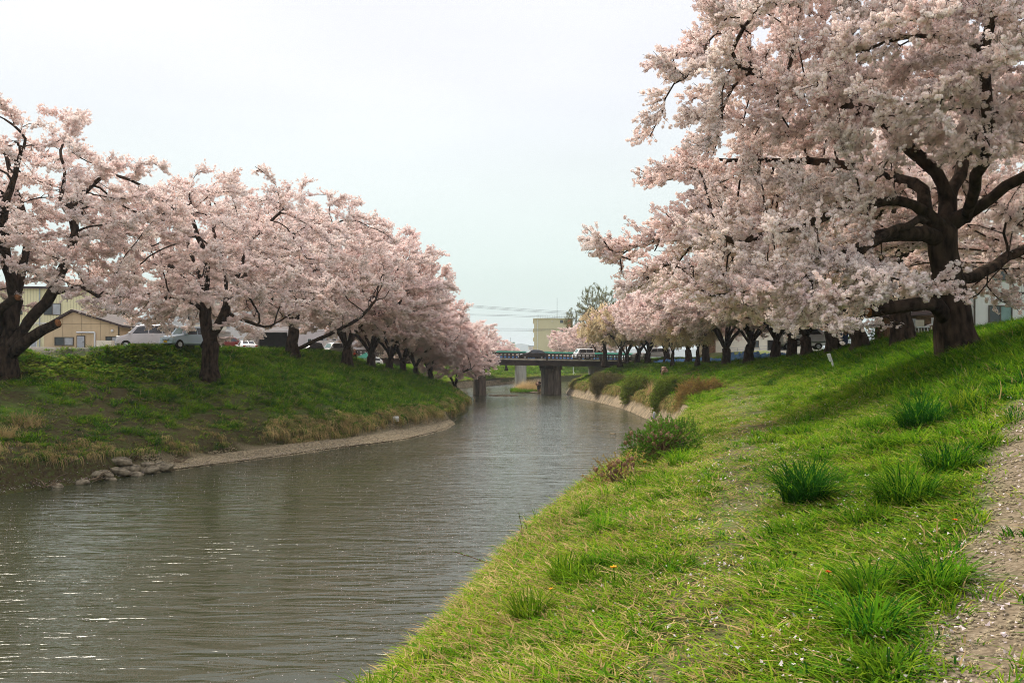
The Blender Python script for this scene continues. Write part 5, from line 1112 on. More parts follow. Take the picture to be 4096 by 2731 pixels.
    patch('rear_window', [pt(jr, .08, 6.0, -1), pt(jr, .08, 6.0, 1), pt(jr, .88, 6.0, 1), pt(jr, .88, 6.0, -1)], M['glassdark'], (1, 0, .6))
    MB().box(-.03, .05, -hw * .42, hw * .42, -.05, .05).build('grille', M['dark'], r_).location = (xs[0] + .005, 0, .40 * H_)
    MB().box(-.04, .02, -hw * .42, hw * .42, -.012, .012).build('grille_bar', M['chrome'], r_).location = (xs[0] - .01, 0, .405 * H_)
    MB().box(-.06, .10, -hw * .82, hw * .82, -.06, .06).build('bumper', col, r_, bevel=.03).location = (xs[0] + .02, 0, .25 * H_)
    MB().box(-.10, .06, -hw * .82, hw * .82, -.06, .06).build('bumper', col, r_, bevel=.03).location = (xs[-1] - .02, 0, .27 * H_)
    for on, xx, zz, sg in ((plate, xs[0] - .05, .30 * H_, -1), (rear_plate, xs[-1] + .05, .45 * H_, 1)):
        if on:
            pl = MB().box(-.008, .008, -.165, .165, -.083, .083).build('number_plate', M[on], r_); pl.location = (xx, 0, zz)
            if text:
                cu = bpy.data.curves.new('lettering', 'FONT'); cu.body = text; cu.size = .11; cu.align_x = 'CENTER'; cu.align_y = 'CENTER'; cu.extrude = .002; t_ = bpy.data.objects.new('lettering', cu); C.objects.link(t_)
                cu.materials.append(M['ink']); t_.parent = pl; t_.location = (sg * .011, 0, -.012); t_.rotation_euler = (R(90), 0, R(-90) if sg < 0 else R(90))
    return r_
pb = paint('pale blue paint', (.44, .57, .68)); ps = paint('silver paint', (.70, .70, .72)); pw = paint('white paint', (.88, .88, .85)); pr = paint('dark red paint', (.20, .035, .03)); pk = paint('black paint', (.022, .019, .022)); pg = paint('grey paint', (.33, .33, .33))
def gz(x, y, dz=0.): return Vector((x, y, hz(x, y) + dz))
def put(px, D, dz=0.): return gz(LX(px, D), D, dz)
car('kei', 'pale blue compact car with a yellow plate parked on the left crest', 3.4, 1.48, 1.58, pb, put(742, 62, .1), R(62), 'platey', text='46-30')
car('van', 'silver minivan parked behind the pale blue car', 4.6, 1.75, 1.85, ps, put(600, 67, .1), R(12), 'platew', name='parked_van', cat='van')
car('hatch', 'dark red hatchback, only its top visible above the white wall', 4.2, 1.7, 1.45, pr, put(925, 104, .75), R(205) + R(10))
car('saloon', 'white saloon car seen from behind in front of the garage', 4.7, 1.78, 1.42, pw, put(985, 98, .1), R(-62), rear_plate='platew')
car('kei', 'black compact car with a yellow plate right of the third trunk', 3.4, 1.48, 1.60, pk, put(1238, 102, -.1), R(58), 'platey', text='30-12')
car('kvan', 'grey van half hidden by a trunk, left of the walker', 3.9, 1.6, 1.75, pg, put(1350, 108, -.05), R(50), 'platew', name='parked_van', cat='van')
car('hatch', 'pale car beside the teal cover, right of the walker', 4.0, 1.65, 1.45, pw, put(1475, 128, -.15), R(20))
car('hatch', 'dark car driving left across the road bridge', 4.3, 1.75, 1.52, pk, on_bridge(2132), bYaw + R(6), 'platew', name='moving_car')
car('kvan', 'white van with a yellow plate on the road bridge behind blossom', 3.4, 1.48, 1.85, pw, on_bridge(2340), bYaw + R(14), 'platey', name='moving_van', cat='van', text='52-81')
car('hatch', 'white car parked on the right road, partly behind the first trunks right of the bridge', 4.3, 1.7, 1.5, pw, put(2545, 139, .1), R(5), 'platew', group='cars behind the right row of trees')
car('van', 'white van on the right road behind the trunks left of the weeping cherry', 4.6, 1.75, 1.7, ps, put(2625, 137, .1), R(5), 'platew', group='cars behind the right row of trees', name='parked_van', cat='van')
car('hatch', 'silver car facing right behind the slim cherry trunk on the right bank', 4.4, 1.75, 1.55, ps, put(3258, 75, .75), R(165), 'platew')
car('van', 'pale van behind the silver car on the right bank, mostly hidden', 4.2, 1.7, 1.8, pw, put(3205, 82, .7), R(170), 'platew', name='parked_van', cat='van')

# ------------------------------------------------------------------ buildings
def face_box(r_, name, cx0, cx1, y, z0, z1, th, mat, **k): return MB().box(cx0, cx1, y - th, y, z0, z1).build(name, mat, r_, **k)
def window(r_, x0, x1, z0, z1, y, glass='glassdark', frame='frame', mull=1, name='window'):
    f = MB(); t = .06
    for a, b, c_, d in ((x0, x1, z0, z0 + t), (x0, x1, z1 - t, z1), (x0, x0 + t, z0 + t, z1 - t), (x1 - t, x1, z0 + t, z1 - t)): f.box(a, b, y - .09, y + .02, c_, d)
    for k in range(1, mull + 1): xm = x0 + (x1 - x0) * k / (mull + 1); f.box(xm - .03, xm + .03, y - .075, y + .02, z0 + t, z1 - t)
    fr = f.build(name, M[frame], r_)
    for k in range(mull + 1):
        a = x0 + (x1 - x0) * k / (mull + 1) + .035; b = x0 + (x1 - x0) * (k + 1) / (mull + 1) - .035
        MB().box(a, b, y - .04, y + .01, z0 + t, z1 - t).build('pane', M[glass if not isinstance(glass, tuple) else glass[k % len(glass)]], fr)
    return fr
def bpx(D, ox, oz):      # photo pixel -> metres in a facade at depth D with origin (ox, oz)
    return (lambda px: LX(px, D) - ox), (lambda py: CZ + (HOR - py) / F * D - oz)
# beige gabled building
D = 80.; ox, oz = LX(175, D), 6.0; X, Z = bpx(D, ox, oz); r_ = thing('gabled_building', 'small beige building with panelled gable wall and white drain pipe', 'building', (ox, D, oz))
W_ = X(478); pk_x = X(292); pz = Z(1246); ez = Z(1302); el_ = Z(1312)
def gz_(x): return el_ + (pz - el_) * x / pk_x if x < pk_x else pz + (ez - pz) * (x - pk_x) / (W_ - pk_x)
MB().add([(0, 0, -.5), (W_, 0, -.5), (W_, 0, ez), (pk_x, 0, pz), (0, 0, el_), (0, 9, -.5), (W_, 9, -.5), (W_, 9, ez), (pk_x, 9, pz), (0, 9, el_)], [(0, 1, 2, 3, 4), (9, 8, 7, 6, 5), (1, 6, 7, 2), (2, 7, 8, 3), (3, 8, 9, 4), (4, 9, 5, 0), (0, 5, 6, 1)]).build('wall', M['joint'], r_)
n = 8; zm = Z(1295)
for k in range(n):
    a, b = W_ * k / n + .012, W_ * (k + 1) / n - .012
    MB().box(a, b, -.03, -.004, -.45, zm - .012).build('wall_panel', M['beige'], r_)
    za, zb = gz_(a) - .05, gz_(b) - .05; top = [(b, zb)] + ([(pk_x, pz - .05)] if a < pk_x < b else []) + [(a, za)]
    if min(za, zb) > zm + .05:
        pts = [(a, zm + .012), (b, zm + .012)] + top; m = len(pts)
        MB().add([(p, -.03, q) for p, q in pts] + [(p, -.004, q) for p, q in pts], [tuple(range(m)), tuple(range(2 * m - 1, m - 1, -1))] + [(i, i + m, (i + 1) % m + m, (i + 1) % m) for i in range(m)]).build('wall_panel', M['beige'], r_)
for k in range(6): MB().box(W_ + .004, W_ + .03, 1.5 * k + .012, 1.5 * k + 1.488, -.45, ez - .05).build('wall_panel', M['beige'], r_)
for sgn, (xa, za), (xb, zb) in ((0, (-.45, el_ - .28), (pk_x, pz)), (1, (pk_x, pz), (W_ + .5, ez - .20))):
    MB().add([(x, y, z + d) for x, z in ((xa, za), (xb, zb)) for y in (-.35, 9.3) for d in (.01, .20)], [(0, 1, 3, 2), (4, 6, 7, 5), (0, 4, 5, 1), (2, 3, 7, 6), (1, 5, 7, 3), (0, 2, 6, 4)]).build('roof', M['roofdark'], r_)
window(r_, X(220), X(296), Z(1382), Z(1348), -.03, ('glassdark', 'glasslight')); window(r_, X(424), X(472), Z(1390), Z(1345), -.03, ('glassdark', 'glasslight'))
face_box(r_, 'door_frame', X(308), X(342), -.03, Z(1392), Z(1342), .06, M['frame']); dr_ = face_box(r_, 'door', X(311), X(339), -.092, Z(1392), Z(1345), .02, M['doorgrey']); MB().box(X(334), X(336), -.15, -.112, Z(1370), Z(1364)).build('handle', M['frame'], dr_)
MB().tube([(X(308), -.12, Z(1329)), (X(380), -.12, Z(1329)), (X(381.5), -.12, Z(1331)), (X(381.5), -.12, Z(1395))], .08, 8).build('drain_pipe', M['whiteplastic'], r_)
MB().tube([(X(476), -.10, Z(1305)), (X(476), -.10, Z(1395))], .05, 6).build('drain_pipe', M['frame'], r_)
MB().blob((X(451), -.12, Z(1323)), (.14, .10, .14), 10, 8).build('wall_lamp', M['lamp'], r_, True)
tag(MB().box(0, 1.33, -.7, 0, 0, .62).build('equipment_box', M['cream'], None, bevel=.01), 'cream utility box standing against the beige gable wall', 'utility box').location = (LX(402, 79), 78.9, CZ + (HOR - 1390) / F * 79)
# yellow building
D = 96.; ox, oz = LX(-160, D), 6.0; X, Z = bpx(D, ox, oz); r_ = thing('two_storey_building', 'pale yellow two storey building with vertical siding at the left edge', 'building', (ox, D, oz), R(9))
W_ = 15.0; Ht = 7.2
MB().box(0, W_, 0, 10, -.5, Ht).build('wall', M['joint'], r_)
pm_ = MB().box(.012, .288, -.03, -.004, -.4, Ht).mesh('siding_board', [M['yellowwall']])
for k in range(50): o = obj('siding_board', pm_, r_); o.location = (.3 * k, 0, 0)
MB().box(-.4, W_ + .4, -.5, 10.4, Ht + .003, Ht + .22).build('roof', M['roofdark'], r_); MB().box(-.1, W_ + .1, -.14, -.033, 3.3, 3.42).build('string_course', M['framew'], r_)
window(r_, 8.6, 10.4, 4.3, 5.6, -.03, ('glassdark', 'glasslight')); window(r_, 4.6, 6.4, 4.3, 5.6, -.03); face_box(r_, 'garage_opening', 9.2, 13.6, -.03, -.4, 2.2, .03, M['dark']); window(r_, 6.6, 7.9, .6, 2.0, -.03, 'glasslight', 'framew')
MB().tube([(8.2, -.12, 0), (8.2, -.12, Ht)], .06, 8).build('drain_pipe', M['galv'], r_)
# grey roofed building
D = 84.; ox, oz = LX(500, D), 6.0; X, Z = bpx(D, ox, oz); r_ = thing('grey_roofed_building', 'low building with a pale grey tiled roof behind the vans', 'building', (ox, D, oz)); W_ = X(775)
MB().box(.3, W_ - .3, 1.5, 8, -.5, Z(1322)).build('wall', M['dark'], r_); e0, e1 = Z(1308), Z(1332); rz0 = Z(1243); rz1 = Z(1262)
rows_ = 16
for k in range(rows_):
    a, b = k / rows_, (k + 1) / rows_; q = []
    for x_, ze, zr in ((0 - 0 * a, e0, rz0), (W_, e1, rz1)): q.append((x_, ze, zr))
    def pp(t, s_, dz): x_ = (0 if s_ == 0 else W_ - t * W_ * .38); ze, zr = (e0, rz0) if s_ == 0 else (e1 + 0 * t, rz0 - .45); return (x_, 5.2 * t, ze + (zr - ze) * t + dz)
    MB().add([pp(a, 0, .05), pp(a, 1, .05), pp(b, 1, .0), pp(b, 0, .0), pp(a, 0, -.02), pp(a, 1, -.02), pp(b, 1, -.05), pp(b, 0, -.05)], [(0, 1, 2, 3), (7, 6, 5, 4), (0, 4, 5, 1), (1, 5, 6, 2), (2, 6, 7, 3), (3, 7, 4, 0)]).build('tile_course', M['roofgrey'], r_)
MB().box(0, W_, -.15, -.02, e1 - .35, e1 - .1).build('gutter', M['roofdark'], r_)
sg = MB().blob((0, 0, 0), (.11, .10, .11), 8, 6).mesh('snow_guard', [M['roofdark']])
for k in range(9): o = obj('snow_guard', sg, r_); t = (k + .5) / 9; o.location = (W_ * t, .55, e0 + (e1 - e0) * t + .30)
MB().box(X(520), X(650), 5.4, 5.6, Z(1262), Z(1237)).build('ridge_cap', M['whitewall'], r_)
# apartment with slanting balconies
D = 116.; ox, oz = LX(615, D), 6.0; X, Z = bpx(D, ox, oz); r_ = thing('apartment_building', 'white apartment building with balconies glimpsed through blossom', 'building', (ox, D, oz)); W_ = X(905)
MB().box(0, W_, 2, 12, -.5, Z(1130)).build('wall', M['whitewall'], r_)
for i, py in enumerate((1150, 1235, 1320)):
    z = Z(py); MB().box(-.3, W_, .0, 2, z - .2, z).build('balcony_slab', M['whitewall'], r_); MB().box(-.3, W_, -.06, .06, z + .003, z + 1.0 - .25).build('balcony_wall', M['cream'], r_)
    for k in range(4): window(r_, 1.0 + k * 2.3, 2.6 + k * 2.3, z + .25, z + 2.1, 2.0, ('glassdark', 'glasslight'), 'framew')
# mauve grey building with garages
D = 134.; ox, oz = LX(860, D), 5.4; X, Z = bpx(D, ox, oz); r_ = thing('garage_building', 'long pale mauve building with open garages behind the parked cars', 'building', (ox, D, oz)); W_ = X(1410)
MB().box(0, W_, 3.0, 14, -.5, 8.6).build('wall', M['greywall'], r_)
def wallbox(x0, x1, z0, z1): MB().box(x0, x1, 0, 3.0, z0, z1).build('wall', M['greywall'], r_)
cut = [(X(862), X(968)), (X(1016), X(1150))]; zt_ = Z(1328)
wallbox(0, W_, zt_, 8.6); px0 = 0
for a, b in cut:
    if a > px0 + .05: wallbox(px0, a, -.5, zt_ - .003)
    px0 = b
wallbox(px0, W_, -.5, zt_ - .003)
for a, b in cut: MB().box(a + .02, b - .02, 2.85, 2.99, -.4, zt_ - .01).build('garage_opening', M['dark'], r_)
for py, x0, n in ((1298, 1225, 4), (1220, 880, 9), (1380, 1230, 4)):
    for k in range(n): window(r_, X(x0) + k * 1.9, X(x0) + 1.2 + k * 1.9, Z(py), Z(py) + 1.0, 0, ('glassdark', 'glasslight'), 'framew')
MB().box(0, W_, -.06, -.003, zt_ + .25, zt_ + .33).build('string_course', M['framew'], r_); MB().box(-.2, W_ + .2, -.2, 14.2, 8.603, 8.9).build('parapet', M['greywall'], r_)
# white garden walls with joints and a rail
r_ = thing('low_wall', 'low white block wall in front of the dark red car', 'wall', (0, 0, 0)); x0, x1 = LX(872, 96), LX(992, 96)
for k in range(4): a = x0 + (x1 - x0) * k / 4; b = a + (x1 - x0) / 4; MB().box(a + .01, b - .01, 96, 96.2, 5.6, CZ + (HOR - 1386) / F * 96).build('wall_panel', M['cream'], r_, bevel=.01)
r_ = thing('site_fence', 'pale panel fence between the black car and the grey van', 'fence', (0, 0, 0))
for k in range(3): a = LX(1265, 118) + k * .95; MB().box(a + .01, a + .94, 118, 118.06, 4.9, CZ + (HOR - 1362) / F * 118).build('fence_panel', M['greywall'], r_)
# house with hipped roof beyond the walker
D = 150.; ox, oz = LX(1425, D), 5.0; X, Z = bpx(D, ox, oz); r_ = thing('house', 'small tan house beyond the walker on the left bank', 'house', (ox, D, oz)); W_ = 5.2
MB().box(0, W_, 0, 6, -.5, 2.3).build('wall', M['cream'], r_); MB().add([(-.4, -.4, 2.3), (W_ + .4, -.4, 2.3), (W_ + .4, 6.4, 2.3), (-.4, 6.4, 2.3), (1.4, 3, 3.5), (W_ - 1.4, 3, 3.5)], [(0, 1, 5, 4), (1, 2, 5), (2, 3, 4, 5), (3, 0, 4), (3, 2, 1, 0)]).build('roof', M['wood'], r_); window(r_, 1.2, 3.4, .9, 1.9, 0)
MB().box(-.5, W_ + .5, -3.2, -3.0, -.3, .65).build('garden_wall', M['wood'], r_)
# ochre apartment block
D = 262.; ox, oz = LX(2136, D), 4.6; X, Z = bpx(D, ox, oz); r_ = thing('apartment_block', 'ochre five storey apartment block with rooftop railing and antenna mast', 'building', (ox, D, oz), R(-3)); W_ = 10.4; Ht = Z(1276); fh = Ht / 5
MB().box(0, W_ - 1.6, 0, 1.2, -.5, Ht).build('wall', M['aptwall'], r_); MB().box(0, W_ + 1.2, 1.203, 12, -.5, Ht - .02).build('wall', M['aptwall'], r_)
for k in range(5):
    z = fh * k
    MB().box(W_ - 1.597, W_ - .4, .05, 1.2, z, z + (fh * .52)).build('balcony_wall', M['aptwall'], r_) if k != 4 else MB().box(W_ - 1.597, W_ - .4, .05, 1.2, z, z + fh * .35).build('balcony_wall', M['aptwall'], r_)
    MB().box(W_ - 2.6, W_ - 1.75, -.02, .04, z + fh * .55, z + fh * .88).build('window', M['glassdark'], r_); MB().box(-.35, -.003, 2, 5, z + fh * .55, z + fh * .95).build('balcony', M['aptwall'], r_)
    MB().blob((W_ * .52, -.12, z + fh * .72), (.17, .12, .17), 8, 6).build('vent_cover', M['whiteplastic'], r_, True)
MB().box(W_ - 1.6, W_ - .4, .02, 1.2, Ht - .5, Ht).build('wall', M['aptwall'], r_); MB().box(W_ - .397, W_ + 1.0, -.1, 1.2, -.5, Ht).build('corner_tower', M['orangebrick'], r_)
MB().tube([(1.0, -.1, -.3), (1.0, -.1, Ht)], .07, 6).build('drain_pipe', M['whiteplastic'], r_)
MB().box(-.3, W_ + 1.2, -.25, 12.2, Ht + .003, Ht + .25).build('roof', M['aptwall'], r_)
rl = MB()
for k in range(19): x = .9 + k * .52; rl.bar((x, .4, Ht + .2), (x, .4, Ht + 1.15), .05)
rl.bar((.9, .4, Ht + 1.15), (10.3, .4, Ht + 1.15), .07); rl.bar((.9, .4, Ht + .75), (10.3, .4, Ht + .75), .05)
rl.build('roof_railing', M['galv'], r_); MB().tube([(6.9, .8, Ht), (6.9, .8, Ht + 6.4)], [.10, .05], 6).build('antenna_mast', M['galv'], r_)
MB().box(W_ + 1.2, W_ + 11, 12, 22, -.5, Ht - 1.6).build('rear_wing', M['orangebrick'], r_); MB().box(W_ + 1.2, W_ + 11, 11.7, 11.997, Ht - 3.2, Ht - 2.6).build('balcony_wall', M['cream'], r_); MB().box(W_ + 1.2, W_ + 11, 11.9, 11.997, Ht - 2.597, Ht - 1.9).build('window', M['glassdark'], r_)
D = 300.; ox = LX(2350, D); r_ = thing('brick_tower', 'orange brick tower rising behind the round budding tree', 'building', (ox, D, 4.6)); MB().box(0, 5.6, 0, 6, -.5, CZ + (HOR - 1236) / F * D - 4.6).build('wall', M['orangebrick'], r_); MB().box(-.1, 5.7, -.1, 6.1, 18.0, 18.25).build('parapet', M['orangebrick'], r_)
# distant buildings
D = 520.; ox = LX(2040, D); r_ = thing('sign_building', 'distant small cream building with a white rooftop sign', 'building', (ox, D, 4.6)); MB().box(-3.2, 3.4, 0, 8, -.5, CZ + (HOR - 1379) / F * D - 4.6).build('wall', M['cream'], r_)
zs = CZ + (HOR - 1376) / F * D - 4.6; sgn = MB().box(.7, 2.9, -.2, 0, zs, zs + 1.2).build('sign', M['whiteplastic'], r_)
cu = bpy.data.curves.new('lettering', 'FONT'); cu.body = 'AJIN'; cu.size = .95; cu.align_x = 'CENTER'; cu.align_y = 'CENTER'; cu.extrude = .01; cu.materials.append(M['ink']); t_ = bpy.data.objects.new('lettering', cu); C.objects.link(t_); t_.parent = sgn; t_.location = (1.8, -.23, zs + .6); t_.rotation_euler = (R(90), 0, 0)
MB().tube([(.3, .5, zs - .4), (.3, .5, zs + 4)], .10, 5).build('antenna_mast', M['galv'], r_)
for k in range(3): MB().box(-2.6 + k * 2, -1.4 + k * 2, -.05, -.004, zs - 2.4, zs - 1.4).build('window', M['glassdark'], r_)
D = 480.; ox = LX(1968, D); r_ = thing('distant_block', 'distant cream block just right of the left bank blossom', 'building', (ox, D, 4.6)); MB().box(0, 3.6, 0, 8, -.5, CZ + (HOR - 1362) / F * D - 4.6).build('wall', M['cream'], r_); MB().box(.4, 3.2, -.05, -.004, 9.3, 10.0).build('window', M['glassdark'], r_)
D = 330.; ox = LX(2115, D); r_ = thing('distant_shed', 'low grey flat roofed building left of the ochre apartment block', 'building', (ox, D, 4.6)); MB().box(0, 2.6, 0, 8, -.5, CZ + (HOR - 1385) / F * D - 4.6).build('wall', M['greywall'], r_); MB().box(-.1, 2.7, -.1, 8.1, CZ + (HOR - 1385) / F * D - 4.6, CZ + (HOR - 1383) / F * D - 4.6).build('roof', M['roofgrey'], r_)
# right: white building seen between the trunks
D = 118.; ox, oz = LX(2855, D), 6.2; X, Z = bpx(D, ox, oz); r_ = thing('white_building', 'white walled building with an orange roof edge seen between right bank trunks', 'building', (ox, D, oz)); W_ = X(3290)
MB().box(0, W_, 0, 10, -1, Z(1322)).build('wall', M['cream'], r_); MB().box(-.3, W_, -.5, 10.3, Z(1322) + .003, Z(1312)).build('roof', M['rooforange'], r_)
face_box(r_, 'garage_opening', X(3070), X(3150), -.003, Z(1400), Z(1360), .05, M['dark']); face_box(r_, 'barn_door', X(2820), X(2862), -.003, -1, Z(1350), .05, M['wood']); window(r_, X(3010), X(3035), Z(1390), Z(1362), 0); window(r_, X(3180), X(3230), Z(1380), Z(1340), 0)
r_ = thing('guard_rail', 'thin galvanised handrail in front of the white building', 'railing', (0, 0, 0)); mb = MB(); zA = CZ + (HOR - 1412) / F * 112
for k in range(7): x = LX(2890, 112) + k * .95; MB().bar((x, 112, zA - .4), (x, 112, zA + .62 + .05 * k), .05).build('post', M['galv'], r_)
for d in (.3, .6): mb.bar((LX(2890, 112), 112, zA + d), (LX(2890, 112) + 5.7, 112, zA + d + .3), .045)
mb.build('rail', M['galv'], r_)
def mound():
    a, b = LX(2775, 108), LX(3110, 108); xs = np.linspace(a, b, 40); ys = np.linspace(103, 111, 14); X_, Y_ = np.meshgrid(xs, ys); t = (X_ - a) / (b - a); u = np.clip((Y_ - 103) / 6, 0, 1)
    Z_ = 5.0 + (1.05 + .55 * t) * np.sin(u * math.pi / 2) * np.clip(t * 6, 0, 1) * np.clip((1 - t) * 8, 0, 1) + .12 * (fbm(X_, Y_, 5, 3) - .5)
    idx = np.arange(X_.size).reshape(X_.shape); Fc = np.stack([idx[:-1, :-1], idx[:-1, 1:], idx[1:, 1:], idx[1:, :-1]], -1).reshape(-1, 4)
    tag(obj('earth_mound', npmesh('earth_mound', np.stack([X_, Y_, Z_], -1).reshape(-1, 3), Fc, mk('dry turf', (.20, .19, .08), .95, .3, .7, col2=(.10, .15, .03)))), kind='structure')
mound()
# house at the right edge
D = 58.; ox, oz = LX(3868, D), 6.3; X, Z = bpx(D, ox, oz); r_ = thing('house', 'white two storey house behind the huge cherry tree at the right edge', 'house', (ox, D, oz)); W_ = 9.0; Ht = Z(1045)
MB().box(0, W_, 0, 8, -.6, Ht).build('wall', M['joint'], r_); k = 0
for z0_, z1_ in ((-.5, Z(1176)), (Z(1168), Ht - .02)):
    for j in range(5): MB().box(j * 1.8 + .01, j * 1.8 + 1.79, -.04, -.004, z0_, z1_).build('wall_panel', M['whitewall'], r_)
MB().box(-.05, W_ + .05, -.07, -.003, Z(1176) + .003, Z(1168) - .003).build('string_course', M['roofdark'], r_)
MB().add([(-.7, -.7, Ht), (W_ + .7, -.7, Ht), (W_ + .7, 8.7, Ht), (-.7, 8.7, Ht), (2.5, 4, Ht + 1.5), (W_ - 2.5, 4, Ht + 1.5), (-.7, -.7, Ht - .14), (W_ + .7, -.7, Ht - .14), (W_ + .7, 8.7, Ht - .14), (-.7, 8.7, Ht - .14)], [(0, 1, 5, 4), (1, 2, 5), (2, 3, 4, 5), (3, 0, 4), (6, 7, 1, 0), (7, 8, 2, 1), (8, 9, 3, 2), (9, 6, 0, 3), (9, 8, 7, 6)]).build('roof', M['roofgrey'], r_)
window(r_, X(3946), X(4040), Z(1122), Z(1062), -.04, ('glassgreen', 'glassdark')); window(r_, X(3952), X(4046), Z(1290), Z(1222), -.04, ('glassdark', 'glassgreen'))
MB().box(X(3973), X(3996), -.35, -.043, Z(1213), Z(1197)).build('air_vent', M['whiteplastic'], r_, bevel=.01); MB().tube([(X(3895), -.12, -.4), (X(3895), -.12, Ht)], .05, 6).build('drain_pipe', M['frame'], r_)
# garden shed, laundry and table between the two big trunks
D = 52.; ox, oz = LX(3635, D), 6.0; X, Z = bpx(D, ox, oz); r_ = thing('garden_shed', 'brown garden shed with a lean to roof between the two biggest right trunks', 'shed', (ox, D + 2.5, oz)); 
MB().box(0, 3.2, 0, 2.4, -.8, 1.9).build('wall', M['wood'], r_); MB().add([(-.2, -.6, 1.75), (3.5, -.6, 2.05), (3.5, 2.6, 2.3), (-.2, 2.6, 2.0), (-.2, -.6, 1.82), (3.5, -.6, 2.12), (3.5, 2.6, 2.37), (-.2, 2.6, 2.07)], [(3, 2, 1, 0), (4, 5, 6, 7), (0, 1, 5, 4), (1, 2, 6, 5), (2, 3, 7, 6), (3, 0, 4, 7)]).build('roof', M['roofdark'], r_); MB().box(1.6, 2.4, -.04, -.003, -.8, 1.4).build('door', M['roofdark'], r_)
r_ = thing('drying_rack', 'pale pole frame for laundry between the two biggest right trunks', 'drying rack', (ox, D, oz)); m = MB()
for x in (.1, .75, 1.35): MB().bar((x, 0, -.6), (x, 0, 1.15), .05).build('post', M['cream'], r_)
MB().bar((0, 0, .95), (1.9, 0, 1.35), .05).build('rail', M['cream'], r_); MB().bar((0, 0, .35), (1.4, 0, .35), .04).build('rail', M['cream'], r_)
tag(MB().box(0, .55, 0, .03, 0, .42).build('board', M['cream'], None, bevel=.005), 'tan board leaning on the drying rack', 'board').location = (LX(3660, 51.8), 51.8, CZ + (HOR - 1308) / F * 51.8)
def cloth(px, py, w_, h_, D, lb, mat):
    mb = MB(); n = 6; vs = []
    for i in range(n + 1):
        for j in range(5): vs.append((w_ * i / n, .04 * math.sin(i * 2.1 + j * .3), -h_ * j / 4 * (1 - .05 * math.sin(i))))
    mb.add(vs, [(i * 5 + j, i * 5 + j + 1, (i + 1) * 5 + j + 1, (i + 1) * 5 + j) for i in range(n) for j in range(4)]); o = mb.build('laundry', M[mat], None, True); o.location = P(px, py, D); so_ = o.modifiers.new('solid', 'SOLIDIFY'); so_.thickness = .008; tag(o, lb, 'laundry', 'laundry by the garden shed')
cloth(3726, 1270, .28, .45, 51, 'pale towel hanging left of the lace curtain', 'whiteplastic'); cloth(3745, 1265, .30, .9, 51, 'long white cloth hanging beside the huge trunk', 'whiteplastic'); cloth(3642, 1275, .3, .5, 51.5, 'pale blue cloth on the drying rack', 'glasslight')
r_ = thing('folding_table', 'white folding table with slanted legs between the two biggest right trunks', 'table', P(3668, 1310, 50)); MB().box(0, .75, 0, .5, 0, .06).build('tabletop', M['whiteplastic'], r_)
for x0, x1 in ((.1, .3), (.62, .45)): MB().bar((x0, .05, 0), (x1 - .1 if x0 < .3 else x1 + .25, .05, -.62), .05).build('leg', M['whiteplastic'], r_); MB().bar((x0, .45, 0), (x1 - .1 if x0 < .3 else x1 + .25, .45, -.62), .05).build('leg', M['whiteplastic'], r_)
mb = MB(); vs = [(x * .65, y * .5, .10 * math.sin(x * 2.2) + .1 * x) for x in np.linspace(0, 1, 8) for y in (0, 1)]; mb.add(vs, [(2 * i, 2 * i + 2, 2 * i + 3, 2 * i + 1) for i in range(7)]); o = mb.build('plastic_sheet', M['whiteplastic'], None, True); o.location = P(3710, 1305, 50); o.modifiers.new('solid', 'SOLIDIFY').thickness = .03; tag(o, 'curled white sheet lying beside the folding table', 'sheet')
o = MB().box(0, .7, 0, .5, -.6, 0).build('bin', M['dark'], None, bevel=.04); o.location = P(3718, 1318, 50.2); tag(o, 'black bin under the curled white sheet', 'bin')
c = gz(LX(3525, 56), 56); shrub(c, [(0, 0, .7, .75, .7, .8)], 'fresh', 'rounded bright green garden shrub behind the second biggest trunk', 420, 31, sc=1.1)
c = gz(LX(3400, 62), 62); shrub(c, [(0, 0, .5, .6, .6, .6)], 'fresh', 'yellow green bush behind the person under the right trees', 260, 32, sc=1.1)

